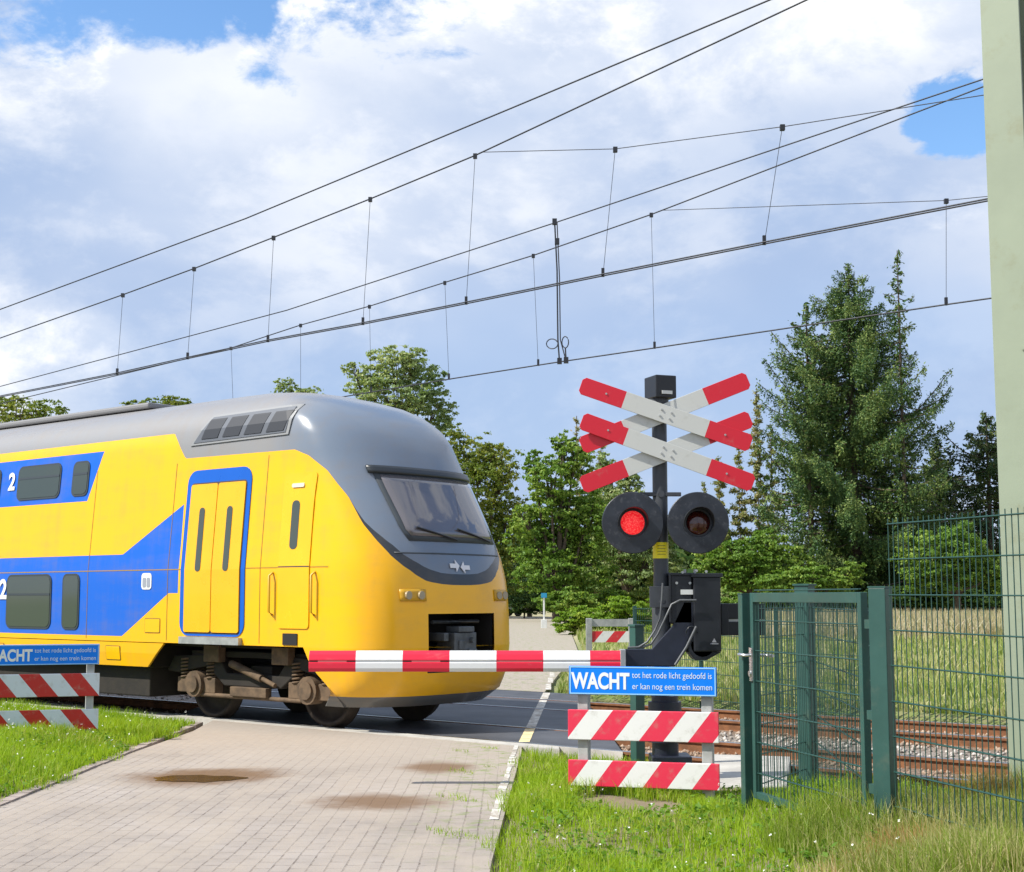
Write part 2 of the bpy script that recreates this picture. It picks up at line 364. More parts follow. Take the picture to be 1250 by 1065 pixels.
# edging bricks of the left side
m = MB(); rr = random.Random(3)
y = 5.0
while y < 18.6:
    m.box((XL - 0.055 + rr.uniform(-.006, .006), y, -0.05 + rr.uniform(-.004, .006)), (0.1, 0.205, 0.13), rz=rr.uniform(-.02, .02)); y += 0.213
edging = principled('edging_brick', (0.30, 0.25, 0.22), 0.9, 0, 0.25, 5, 0.3, 30)
tag(m.build('road_edging', edging), kind='structure')
# asphalt crossing
asph = bpy.data.materials.new('crossing_asphalt'); asph.use_nodes = True; n = NT(asph.node_tree); p = n.n['Principled BSDF']
o = n.obj(); f = n.noise(o, 1.2, 6, 0.6); g = n.noise(o, 120, 3, 0.6)
c = n.mix(n.ramp(f, 0.3, 0.7), (0.035, 0.037, 0.044), (0.075, 0.078, 0.088)); c = n.mix(n.math('MULTIPLY', n.ramp(g, 0.5, 0.8), 0.5), c, (0.16, 0.16, 0.16))
n.l.new(c, p.inputs['Base Color']); p.inputs['Roughness'].default_value = 0.6; n.l.new(n.bump(g, 0.4, 0.004), p.inputs['Normal'])
RN = [12.47, 13.96]; RF = [16.42, 17.90]
def tp(s, D, z=0): return track_pt(s, D, z)
m = MB()
def band(D0, D1, xl, xr, z, zb=-0.3, mi=0, mb=None):
    (mb or m).add([(xl, d_line_y(xl, D0), z), (xr, d_line_y(xr, D0), z), (xr, d_line_y(xr, D1), z), (xl, d_line_y(xl, D1), z),
           (xl, d_line_y(xl, D0), zb), (xr, d_line_y(xr, D0), zb), (xr, d_line_y(xr, D1), zb), (xl, d_line_y(xl, D1), zb)],
          [(0, 1, 2, 3), (0, 4, 5, 1), (1, 5, 6, 2), (2, 6, 7, 3), (3, 7, 4, 0)], mi)
cuts = [12.54, 13.89, 14.03, 16.35, 16.49, 17.83, 17.97, 19.3]
# rubber/asphalt panels between the rails, leaving flange grooves
XA, XB = -4.6, 1.15
for D0, D1 in ((12.54, 13.89), (14.03, 16.35), (16.49, 17.83), (17.97, 19.3)): band(D0, D1, XA, XB, -0.004)
tag(m.build('crossing_asphalt', asph), kind='structure')
m = MB(); band(12.40, 12.43, -7.8, XB, 0.0, mb=m)
band(12.16, 12.40, -7.8, 0.5, 0.006, mb=m)
tag(m.build('concrete_edge_strip', concrete), kind='structure')
# white edge line (segments, worn)
linem = bpy.data.materials.new('worn_white_line'); linem.use_nodes = True; n = NT(linem.node_tree); p = n.n['Principled BSDF']
o = n.obj(); g = n.noise(o, 7, 8, 0.75); dd_ = n.sep(o)
c = n.mix(n.ramp(g, 0.42, 0.56), (0.62, 0.61, 0.56), (0.33, 0.29, 0.24)); n.l.new(c, p.inputs['Base Color']); p.inputs['Roughness'].default_value = 0.8
ylw = principled('worn_yellow_line', (0.66, 0.52, 0.28), 0.8, 0, 0.25, 6)
m = MB(); rr = random.Random(5)
def seg(mb, x0, y0, x1, y1, wd, z, mi=0):
    mb.add([(x0 - wd / 2, y0, z), (x0 + wd / 2, y0, z), (x1 + wd / 2, y1, z), (x1 - wd / 2, y1, z)], [(0, 1, 2, 3)], mi)
pts = [(-0.2, 10.6)]
y = 10.6
while y < 15.7:
    y2 = y + rr.uniform(0.35, 0.7); wd = 0.06 + rr.uniform(-.02, .015)
    seg(m, xright(y) - 0.07 + rr.uniform(-.01, .01), y, xright(y2) - 0.07, y2 - 0.02, wd, 0.0045); y = y2
for D0, D1, mi in ((12.56, 13.87, 1), (14.05, 16.33, 0), (16.5, 17.8, 0), (18.0, 19.2, 0)):
    x0 = 0.13 + (D0 - 12.5) * 0.068; x1 = 0.13 + (D1 - 12.5) * 0.068
    seg(m, x0, d_line_y(x0, D0), x1, d_line_y(x1, D1), 0.12, 0.0005, mi)
for y in np.arange(25.2, 42, 2.0): seg(m, 0.62 + (y - 25) * 0.045, y, 0.62 + (y - 24) * 0.045, y + 1.7, 0.10, 0.0045)
tag(m.build('edge_line', [linem, ylw]), kind='structure')
# puddle in the left stain
pud = bpy.data.materials.new('puddle_water'); pud.use_nodes = True; p = pud.node_tree.nodes['Principled BSDF']
p.inputs['Base Color'].default_value = (0.11, 0.06, 0.022, 1); p.inputs['Roughness'].default_value = 0.12; p.inputs['Specular IOR Level'].default_value = 0.8
n = NT(pud.node_tree); n.l.new(n.bump(n.noise(n.obj(), 9, 3, 0.5), 0.10, 0.01), p.inputs['Normal'])
m = MB(); rr = random.Random(9)
for (u0, v0, rx, ry) in ((240, 951, 0.40, 0.24), (608, 900, 0.0, 0), (606, 983, 0, 0)):
    if rx == 0: continue
    cx, cy = ground_at(u0, v0); nn = 60
    m.add([(cx + rx * math.cos(t) * (1 + 0.10 * math.sin(3 * t + 1) + 0.05 * math.sin(7 * t)), cy + ry * math.sin(t) * (1 + 0.12 * math.sin(4 * t) + .08 * math.sin(9 * t)), 0.004) for t in [2 * math.pi * k / nn for k in range(nn)]], [tuple(range(nn))])
tag(m.build('puddle', pud), kind='structure')
# footpath slab by the gate
m = MB()
sl_ = [ground_at(868, 962, .04), ground_at(960, 962, .04), ground_at(965, 925, .04), ground_at(868, 922, .04)]
m.prism([(x, y) for x, y in sl_], -0.2, 0.05, 'z')
tag(m.build('footpath', concrete, bevel=0.01), kind='structure')

# ballast ----------------------------------------------------------
balm = bpy.data.materials.new('track_ballast'); balm.use_nodes = True; n = NT(balm.node_tree); p = n.n['Principled BSDF']
o = n.obj(); g = n.noise(o, 30, 6, 0.75); X, Y_, Z_ = n.sep(o)
DD = n.math('ADD', n.math('MULTIPLY', X, TC), n.math('MULTIPLY', Y_, TS))
c = n.mix(n.ramp(g, 0.35, 0.65), (0.12, 0.075, 0.045), (0.36, 0.27, 0.2))
mid = n.math('MULTIPLY', n.ramp(n.math('ABSOLUTE', n.math('SUBTRACT', DD, 15.2)), 1.0, 0.6), n.ramp(g, 0.3, 0.55))
c = n.mix(n.math('MULTIPLY', mid, 0.7), c, (0.36, 0.33, 0.29))
n.l.new(c, p.inputs['Base Color']); p.inputs['Roughness'].default_value = 0.95; n.l.new(n.bump(g, 1.0, 0.04), p.inputs['Normal'])
rng = np.random.default_rng(4)
ss = np.arange(-45, 90, 0.25); Ds = np.array([11.35, 11.6, 11.9, 12.1, 12.47, 12.8, 13.2, 13.6, 13.96, 14.3, 14.8, 15.2, 15.6, 16.05, 16.42, 16.8, 17.2, 17.6, 17.9, 18.3, 18.7, 19.1, 19.6])
zp = np.array([-.40, -.26, -.15, -.13, -.13, -.12, -.12, -.12, -.13, -.14, -.19, -.2, -.18, -.14, -.13, -.12, -.12, -.12, -.13, -.13, -.15, -.25, -.42])
def bal_z(D): return np.interp(D, Ds, zp)
S_, D_ = np.meshgrid(ss, Ds); Zb = bal_z(D_) + rng.normal(0, 0.008, D_.shape)
Xb = D_ * TC - S_ * TS; Yb = D_ * TS + S_ * TC
onroad = (Xb > XA + .1) & (Xb < XB - .1); Zb = np.where(onroad, -0.2, Zb)
V = np.stack([Xb.ravel(), Yb.ravel(), Zb.ravel()], 1); nx = len(ss)
i, j = np.meshgrid(np.arange(nx - 1), np.arange(len(Ds) - 1)); a = (j * nx + i).ravel()
tag(quads('ballast_bed', V, np.stack([a, a + 1, a + nx + 1, a + nx], 1), balm, smooth=True), kind='structure')
# loose stones
stonem = bpy.data.materials.new('ballast_stone'); stonem.use_nodes = True; n = NT(stonem.node_tree); p = n.n['Principled BSDF']
geo = n.n.new('ShaderNodeNewGeometry'); X, Y_, Z_ = n.sep(n.obj())
DD = n.math('ADD', n.math('MULTIPLY', X, TC), n.math('MULTIPLY', Y_, TS))
c = n.mix(geo.outputs['Random Per Island'], (0.16, 0.09, 0.05), (0.40, 0.30, 0.22))
mid = n.ramp(n.math('ABSOLUTE', n.math('SUBTRACT', DD, 15.2)), 1.0, 0.75)
c = n.mix(mid, c, n.mix(geo.outputs['Random Per Island'], (0.17, 0.145, 0.12), (0.55, 0.51, 0.46)))
n.l.new(c, p.inputs['Base Color']); p.inputs['Roughness'].default_value = 0.9
nst = 26000
Dst = rng.uniform(11.4, 19.4, nst); Sst = rng.uniform(-9, 13, nst) ; ex = rng.random(nst) < 0.12; Sst[ex] = rng.uniform(12, 30, ex.sum())
Xs = Dst * TC - Sst * TS; Ys = Dst * TS + Sst * TC
k = ~((Xs > XA - .05) & (Xs < XB + .05)); 
for rd in RN + RF: k &= np.abs(Dst - rd) > 0.09
Xs, Ys, Dst = Xs[k], Ys[k], Dst[k]; nst = len(Xs)
base = np.array([(1, 0, 0), (-1, 0, 0), (0, 1, 0), (0, -1, 0), (0, 0, 1), (0, 0, -1)], float)
tri = np.array([(0, 2, 4), (2, 1, 4), (1, 3, 4), (3, 0, 4), (2, 0, 5), (1, 2, 5), (3, 1, 5), (0, 3, 5)])
sz = rng.uniform(0.016, 0.038, (nst, 1, 1)); B = base[None] * sz * rng.uniform(0.6, 1.3, (nst, 6, 1)) + rng.normal(0, 0.006, (nst, 6, 3))
th = rng.uniform(0, 6.28, nst); cc, s_ = np.cos(th)[:, None], np.sin(th)[:, None]
B = np.stack([B[..., 0] * cc - B[..., 1] * s_, B[..., 0] * s_ + B[..., 1] * cc, B[..., 2] * 0.8], 2)
B += np.stack([Xs, Ys, bal_z(Dst) + 0.012], 1)[:, None]
tag(quads('ballast_stones', B.reshape(-1, 3), (tri[None] + (np.arange(nst) * 6)[:, None, None]).reshape(-1, 3), stonem),
    'crushed stone ballast strewn between and beside the rails', 'ballast', kind='stuff')

# tracks ----------------------------------------------------------
sleeperm = principled('concrete_sleeper', (0.30, 0.23, 0.17), 0.9, 0, 0.2, 6, 0.3, 30)
def rail_profile():  # y (across), z; top at z=0.004
    return [(-.07, -.155), (.07, -.155), (.07, -.143), (.012, -.122), (.012, -.04), (.036, -.028), (.036, 0), (.028, .004), (-.028, .004), (-.036, 0), (-.036, -.028), (-.012, -.04), (-.012, -.122), (-.07, -.143)]
def track(cD, label):
    # local x runs away along the track, local y towards the camera
    root = empty('railway_track', track_pt(0, cD), math.pi / 2 + AL)
    tag(root, label, 'railway track')
    for sgn in (1, -1):
        m = MB(); pr = [(y + sgn * 0.745, z) for y, z in rail_profile()]
        m.prism(pr, -42, 85, 'x')
        for fi, f in enumerate(m.f):
            if len(f) == 4 and all(m.v[q][2] > -0.001 for q in f): m.m[fi] = 1
        m.build('rail', [rust, railtop], root)
    proto = None; x = -14.0
    for k in range(74):
        x = -16.0 + 0.62 * k
        wx = cD * TC - x * TS
        if -4.9 < wx < 1.4: continue
        if proto is None:
            m = MB(); m.prism([(-.13, -.28), (.13, -.28), (.105, -.155), (-.105, -.155)], -1.26, 1.26, 'y', f=lambda a, b, c: (a, b, c))
            for s2 in (1, -1):
                for q in (.10, -.10): m.box((0, s2 * 0.745 + q, -0.145), (0.12, 0.05, 0.03))
            proto = m.build('sleeper', sleeperm, root); o = proto
        else:
            o = proto.copy(); C.objects.link(o); o.parent = root
        o.location = (x, 0, 0)
    return root
track(13.215, 'nearer railway track with rusty rails, the one the yellow train runs on')
track(17.16, 'farther railway track with rusty rails, empty and behind the train')

# ================================================================ TRAIN (frame: x back from the nose tip, y towards the camera side, z up)
S0, DC = 11.42, 13.2
train = empty('passenger_train', track_pt(S0, DC), math.pi / 2 + AL)
tag(train, 'yellow and blue double-deck passenger train with grey roof passing the crossing', 'train')
ZK = [0.30, 0.36, 0.46, 0.58, 0.70, 0.85, 1.00, 1.15, 1.40, 1.60, 1.80, 1.95, 2.10, 2.30, 2.50, 2.70, 2.90, 3.05, 3.20, 3.40, 3.60, 3.80, 3.92, 4.02, 4.12, 4.20, 4.27, 4.33, 4.38, 4.41, 4.425]
def Wz(z): return float(np.interp(z, [0.3, 0.5, 0.9, 1.95, 3.7, 3.85, 4.0, 4.12, 4.22, 4.30, 4.36, 4.40, 4.425], [1.20, 1.34, 1.40, 1.405, 1.27, 1.235, 1.15, 1.02, 0.85, 0.64, 0.42, 0.2, 0.02]))
def A0(z): return float(np.interp(z, [0.3, 0.45, 0.7, 1.0, 1.5, 1.8, 2.1, 2.5, 3.0, 3.3, 3.6, 3.8, 4.0, 4.15, 4.3, 4.425], [0.58, 0.38, 0.30, 0.27, 0.28, 0.32, 0.40, 0.58, 0.86, 1.02, 1.20, 1.38, 1.66, 2.0, 2.6, 4.2]))
def Lz(z): return float(np.interp(z, [0.3, 0.8, 1.8, 2.5, 3.3, 3.8, 4.1, 4.425], [0.85, 0.85, 0.90, 0.95, 0.95, 0.75, 0.6, 0.4]))
NE = 2.7
def nose_a(b, z):
    W = Wz(z); q = min(1.0, abs(b) / W); return A0(z) + Lz(z) * (1 - (1 - q ** NE) ** (1 / NE))
REAR = 26.5
yel = (0.90, 0.46, 0.003); blu = (0.002, 0.115, 0.60); gry = (0.20, 0.215, 0.235)
def body_mat():
    m = bpy.data.materials.new('train_livery_paint'); m.use_nodes = True; n = NT(m.node_tree); p = n.n['Principled BSDF']
    x, y, z = n.sep(n.obj())
    o = n.obj()
    def cv(pts, X1=10.0, Z1=5.0): return n.math('MULTIPLY', n.curve(n.math('MINIMUM', n.math('DIVIDE', x, X1), 1.0), [(a / X1, b / Z1) for a, b in pts]), Z1)
    gb = cv([(0, 1.74), (0.31, 1.74), (0.36, 1.80), (0.42, 1.90), (0.58, 2.12), (0.86, 2.46), (1.10, 2.80), (1.42, 3.14), (1.70, 3.33), (1.95, 3.42), (4.12, 3.44), (4.42, 3.80), (10, 3.80)])
    grey = n.math('GREATER_THAN', z, gb)
    up = cv([(0, 0), (4.02, 0), (4.03, 2.84), (5.32, 2.18), (10, 2.18)])
    lo = cv([(0, 5), (4.02, 5), (4.03, 1.65), (4.26, 1.65), (5.27, 1.07), (10, 1.07)])
    b1 = n.math('MULTIPLY', n.math('LESS_THAN', z, up), n.math('GREATER_THAN', z, lo))
    edge = n.math('ADD', 6.0, n.math('MULTIPLY', n.math('SUBTRACT', 3.65, z), 0.43))
    b2 = n.math('MULTIPLY', n.math('MULTIPLY', n.math('LESS_THAN', z, 3.66), n.math('GREATER_THAN', z, 2.96)), n.math('GREATER_THAN', x, edge))
    blue = n.math('MAXIMUM', b1, b2)
    rim = n.math('MULTIPLY', grey, n.math('LESS_THAN', z, n.math('ADD', gb, n.math('MULTIPLY', n.ramp(x, 1.15, .40), .10))))
    lip = n.math('LESS_THAN', z, 0.43)
    dirt = n.noise(n.vmath('MULTIPLY', o, (0.6, 1, 2.5)), 1.5, 8, 0.65)
    strk = n.noise(n.vmath('MULTIPLY', o, (3.2, 1, .4)), 1.6, 5, 0.6)
    dirt = n.math('ADD', n.math('MULTIPLY', dirt, .55), n.math('MULTIPLY', strk, .45))
    dirtf = n.math('MULTIPLY', n.ramp(dirt, 0.42, 0.75), 0.28)
    c = n.mix(blue, yel, blu)
    c = n.mix(grey, c, n.mix(n.ramp(x, 1.6, 2.6), (0.16, 0.20, 0.26), (0.24, 0.24, 0.245)))
    c = n.mix(rim, c, (0.03, 0.037, 0.045))
    c = n.mix(lip, c, (0.10, 0.11, 0.115))
    lowd = n.math('MULTIPLY', n.ramp(z, 1.6, 0.5), 0.30)
    c = n.mix(n.math('MAXIMUM', dirtf, n.math('MULTIPLY', lowd, n.ramp(dirt, 0.25, 0.7))), c, (0.24, 0.17, 0.10))
    n.l.new(c, p.inputs['Base Color'])
    rgh = n.math('ADD', n.math('MULTIPLY', dirt, 0.2), n.math('MULTIPLY', n.math('MULTIPLY', grey, n.ramp(x, 1.9, 2.6)), 0.22))
    n.l.new(n.math('ADD', rgh, 0.14), p.inputs['Roughness']); p.inputs['Coat Weight'].default_value = 0.12; p.inputs['Specular IOR Level'].default_value = 0.4; p.inputs['Coat Roughness'].default_value = 0.12
    n.l.new(n.bump(n.noise(o, 1.1, 2, 0.5), 0.12, 0.02), p.inputs['Normal'])
    return m
livery = body_mat()
fracs = [0, .12, .24, .36, .43, .52, .62, .71, .79, .86, .915, .955, .98, .995, 1.0]
def shell(name, zs, rear, mat, hole=None, parent=train):
    """stack of horizontal outlines: side, round the nose, other side"""
    m = MB(); rows = []
    xs_side = [0, .04, .10, .2, .35, .6, 1.0]
    for z in zs:
        W = Wz(z); r = rear(z); row = []
        aS = nose_a(W, z)
        side = [aS + (r - aS) * t for t in xs_side[1:]][::-1]
        row += [(a, W, z) for a in side]
        row += [(nose_a(f * W, z), f * W, z) for f in fracs[::-1]]
        row += [(nose_a(f * W, z), -f * W, z) for f in fracs[1:]]
        row += [(a, -W, z) for a in side[::-1]]
        rows.append(row)
    n_ = len(rows[0]); vs = [v for r in rows for v in r]; fs = []
    ns = len(xs_side) - 1
    for i in range(len(rows) - 1):
        for k in range(n_ - 1):
            fk = k - ns
            if hole and hole[0] <= zs[i] < hole[1] - .001 and 0 <= fk < 2 * (len(fracs) - 1):
                mid = len(fracs) - 1
                if mid - 4 <= fk < mid + 4: continue
            fs.append((i * n_ + k, i * n_ + k + 1, (i + 1) * n_ + k + 1, (i + 1) * n_ + k))
    m.add(vs, fs, 0, True)
    # flat rear wall and bottom
    back = [r[0] for r in rows] + [r[-1] for r in rows[::-1]]
    m.add(back, [tuple(range(len(back)))], 0)
    m.add(rows[-1], [tuple(range(n_))], 0, True); 
    return m.build(name, mat, parent)
zu = [z for z in ZK if z >= 1.0]
shell('body', zu, lambda z: REAR, livery, hole=(1.0, 1.40))
zl = [z for z in ZK if z <= 1.0]
shell('nose_skirt', zl, lambda z: float(np.interp(z, [0.3, 0.42, 0.56, 0.75, 1.0], [0.75 + .36, 1.12, 1.25, 1.48, 1.62])) if z < 1.01 else 1.62, livery, hole=(0.70, 1.0))
# recess for the coupler
pit = principled('recess_black', (0.01, 0.01, 0.011), 0.8)
m = MB(); z0, z1, b0 = .705, 1.395, 0.6
PX = .32
for (x0, x1, ya, yb, za, zb) in ((0.04, .75, -b0 - .03, -b0 + .0, z0, z1), (0.04, .75, b0, b0 + .03, z0, z1), (.72, .75, -b0, b0, z0, z1), (.04, .72, -b0, b0, z1, z1 + .03), (.04, .72, -b0, b0, z0 - .03, z0)):
    m.box(((x0 + x1) / 2 + PX, (ya + yb) / 2, (za + zb) / 2), (x1 - x0, yb - ya, zb - za))
rec = m.build('coupler_recess', pit, train)
m = MB(); m.tube([(.7, 0, 1.0), (.15, 0, 1.0)], 0.09, 12); m.box((.08, 0, 1.0), (0.30, 0.40, 0.34)); m.box((-.06, .08, 1.02), (0.06, 0.1, 0.12)); m.box((.10, 0, .80), (.22, .34, .08)); m.box((.12, .3, 1.12), (.3, .08, .1)); m.tube([(-.02, -.1, 1.08), (-.12, -.1, 1.08)], .035, 10); m.box((.02, 0, 1.21), (.22, .28, .07)); m.box((-.07, -.1, .93), (.08, .14, .09)); m.tube([(.1, .42, 1.3), (.1, -.42, 1.3)], .025, 8)
couplerm = principled('coupler_steel', (0.10, 0.11, 0.12), 0.5, 0.5, 0.3, 8)
cp = m.build('coupler', couplerm, train, (PX, 0, 0), bevel=.012)
m = MB(); m.tube([(.3, .22, .92), (.08, .32, .82), (.02, .25, .76)], 0.022, 6); m.tube([(.3, -.22, .95), (.08, -.3, .8), (.04, -.2, .76)], 0.022, 6)
m.build('hose', principled('yellow_hose', (0.5, 0.33, 0.02), 0.6), cp)
m = MB(); m.box((0.10 + PX, 0.0, 0.74), (.14, .66, .035)); m.build('step_plate', galv, train)

def surf_b(z, a=9.0):
    a0, L_ = A0(z), Lz(z)
    if a >= a0 + L_: return Wz(z)
    q = min(1.0, max(0.0, 1 - (a - a0) / L_)); return Wz(z) * (1 - q ** NE) ** (1 / NE)
def side_part(name, poly, mat, off=0.006, th=0.012, parent=train, both=False, smoothb=0.0):
    """flat part that follows the leaning side; poly = (a, z)"""
    bm = bmesh.new(); vs = [bm.verts.new((a, 0, z)) for a, z in poly]; f = bm.faces.new(vs)
    zmin = min(z for _, z in poly); zmax = max(z for _, z in poly)
    for zc in ZK:
        if zmin < zc < zmax: bmesh.ops.bisect_plane(bm, geom=bm.verts[:] + bm.edges[:] + bm.faces[:], plane_co=(0, 0, zc), plane_no=(0, 0, 1))
    amin = min(a for a, _ in poly)
    for ac in [.4 + .15 * k for k in range(16)]:
        if amin < ac < max(a for a, _ in poly): bmesh.ops.bisect_plane(bm, geom=bm.verts[:] + bm.edges[:] + bm.faces[:], plane_co=(ac, 0, 0), plane_no=(1, 0, 0))
    ret = bmesh.ops.extrude_face_region(bm, geom=bm.faces[:])
    top = [v for v in ret['geom'] if isinstance(v, bmesh.types.BMVert)]; tops = set(top)
    for v in bm.verts: v.co.y = surf_b(v.co.z, v.co.x) + (off + th if v in tops else off)
    bmesh.ops.recalc_face_normals(bm, faces=bm.faces)
    me = bpy.data.meshes.new(name); bm.to_mesh(me); bm.free()
    return link(name, me, mat, parent)
def rrect(a0, a1, z0, z1, r, slant=0.0, n_=5):
    pts = []
    for cx, cz, t0 in ((a1 - r, z1 - r, 0), (a0 + r, z1 - r, 90), (a0 + r, z0 + r, 180), (a1 - r, z0 + r, 270)):
        for k in range(n_ + 1):
            t = R(t0 + 90 * k / n_); pts.append((cx + r * math.cos(t), cz + r * math.sin(t)))
    return [(a + slant * (z - z0), z) for a, z in pts]
trainyel = principled('train_yellow_paint', yel, 0.25, 0, 0.04, 2, coat=.25)
traindoor = principled('train_door_yellow', (0.90, 0.43, 0.004), 0.28, 0, 0.04, 2, coat=.2)
trainblu = principled('train_blue_paint', (0.003, 0.10, 0.50), 0.3, 0, 0.04, 2, coat=.1, spec=.35)
seam = principled('door_seal_rubber', (0.05, 0.04, 0.035), 0.7)
frameg = principled('window_frame_rubber', (0.035, 0.045, 0.055), 0.5)
glass = principled('train_window_glass', (0.045, 0.06, 0.05), 0.06, 0, 0.0, spec=0.8)
ventm = principled('vent_grille_dark', (0.10, 0.11, 0.13), 0.55, 0.2)
railm = principled('grab_rail_yellow', (0.55, 0.33, 0.01), 0.4)

def passenger_door(a0, a1):
    fr = side_part('door_frame', rrect(a0 - .09, a1 + .10, 1.10, 3.26, .17), trainblu, .002, .010)
    mid = (a0 + a1) / 2
    side_part('door_seal', rrect(a0 - .012, a1 + .012, 1.13, 3.09, .05), seam, .010, .006, fr)
    for q0, q1 in ((a0, mid - .008), (mid + .008, a1)):
        lf = side_part('door_leaf', rrect(q0, q1, 1.15, 3.07, .035), traindoor, .014, .014)
        cx = (q0 + q1) / 2
        side_part('window', rrect(cx - .055, cx + .055, 1.93, 2.76, .05), glass, .027, .006, lf)
    side_part('door_step', [(a0 - .05, 1.0), (a1 + .05, 1.0), (a1 + .05, 1.09), (a0 - .05, 1.09)], galv, .002, .06)
passenger_door(2.80, 3.90)
passenger_door(21.9, 23.0)
# driver's door with handrails
dr = side_part('driver_door', rrect(1.52, 2.08, 1.22, 3.12, .05), trainyel, .004, .010)
side_part('window', rrect(1.76, 1.90, 2.18, 2.78, .06), glass, .012, .006, dr)
side_part('door_seal', [(1.52, 1.96), (2.08, 1.96), (2.08, 1.975), (1.52, 1.975)], seam, .012, .004, dr)
for a_ in (1.42, 2.18):
    m = MB(); m.tube([(a_, 1.41, 1.38), (a_, 1.47, 1.42), (a_, 1.47, 1.86), (a_, 1.41, 1.90)], .016, 8); m.build('grab_rail', railm, train)
side_part('step_hole', [(1.72, 1.02), (1.98, 1.02), (1.98, 1.16), (1.72, 1.16)], pit, .003, .01)
# roof flank with slanted ventilation windows
def roof_flank():
    m = MB()
    def bp(a, z, off=0.012): return (a, Wz(z) + off, z)
    return m
vf = side_part('vent_frame', [(2.08, 3.62), (4.02, 3.60), (3.70, 4.00), (2.02, 4.02)], principled('light_grey_trim', (0.24, 0.245, 0.25), 0.45), .004, .012)
vi = side_part('vent_panel', [(2.13, 3.65), (3.95, 3.63), (3.67, 3.97), (2.08, 3.99)], ventm, .016, .005, vf)
for k in range(4):
    x0 = 2.17 + k * 0.43
    side_part('vent_grille', [(x0, 3.675), (x0 + .33, 3.675), (x0 + .33 - .10, 3.94), (x0 - .10, 3.94)], principled('vent_slot', (0.015, 0.017, 0.022), 0.5), .022, .004, vi)
# windows
whitet = principled('white_lettering', (0.8, 0.8, 0.8), 0.5)
def win(name, a0, a1, z0, z1, r, bar=True, slant=0.0):
    f = side_part(name, rrect(a0 - .03, a1 + .03, z0 - .03, z1 + .03, r + .02, slant), frameg, .003, .008)
    g = side_part('pane', rrect(a0, a1, z0, z1, r, slant), glass, .010, .006, f)
    if bar: side_part('window_bar', [(a0, z1 - (z1 - z0) * .38), (a1, z1 - (z1 - z0) * .38), (a1, z1 - (z1 - z0) * .38 + .03), (a0, z1 - (z1 - z0) * .38 + .03)], frameg, .016, .004, f)
win('window', 6.32, 6.68, 1.17, 1.90, .08, False)
win('window', 6.33, 6.68, 3.07, 3.52, .08, True)
x = 7.02
while x < 20.5:
    win('window', x, x + 1.12, 1.17, 1.90, .10); win('window', x + .02, x + 1.10, 3.07, 3.53, .09); x += 1.62
def side_text(txt, a, z, size, w_):
    o_ = text_mesh('class_number', txt, size, whitet, train, (a, Wz(z) + .012, z), (math.pi / 2, 0, math.pi), bold=.012)
    o_.rotation_euler = (math.pi / 2 - math.atan(.075 if z > 2 else 0), 0, math.pi); return o_
side_text('2', 8.40, 3.22, .36, .3); side_text('2', 8.36, 1.58, .40, .3)
side_text('2', 16.5, 3.22, .36, .3)
# small white pictogram plate
pl_ = side_part('pictogram_plate', rrect(4.63, 4.85, 1.70, 1.92, .05), principled('plate_white', (.75, .76, .78), .5), .003, .004)
for (q0, q1) in ((4.66, 4.73), (4.75, 4.82)):
    side_part('pictogram', rrect(q0, q1, 1.73, 1.86, .02), principled('plate_grey', (.3, .32, .38), .5), .008, .003, pl_)
# lower side skirt behind the bogie and underframe with shade put into its dark colour
sk = side_part('side_skirt', [(4.34, 0.99), (REAR - 4.6, 0.99), (REAR - 5.0, 0.67), (4.72, 0.67)], livery, -.03, .03)
m = MB(); m.box((13.2, 0, 0.47), (REAR - 9.8, 2.45, .42)); m.box((13.2, 0, .8), (REAR - 9.6, 2.5, .3))
under = principled('underframe_brown_shaded', (0.02, 0.016, 0.012), 0.85, 0, 0.35, 4, 0.3, 20)
m.build('underframe', under, train, bevel=.02)
m = MB(); m.box((14, 0, .98), (REAR - 3.2, 2.3, .06)); m.build('floor_pan', under, train)
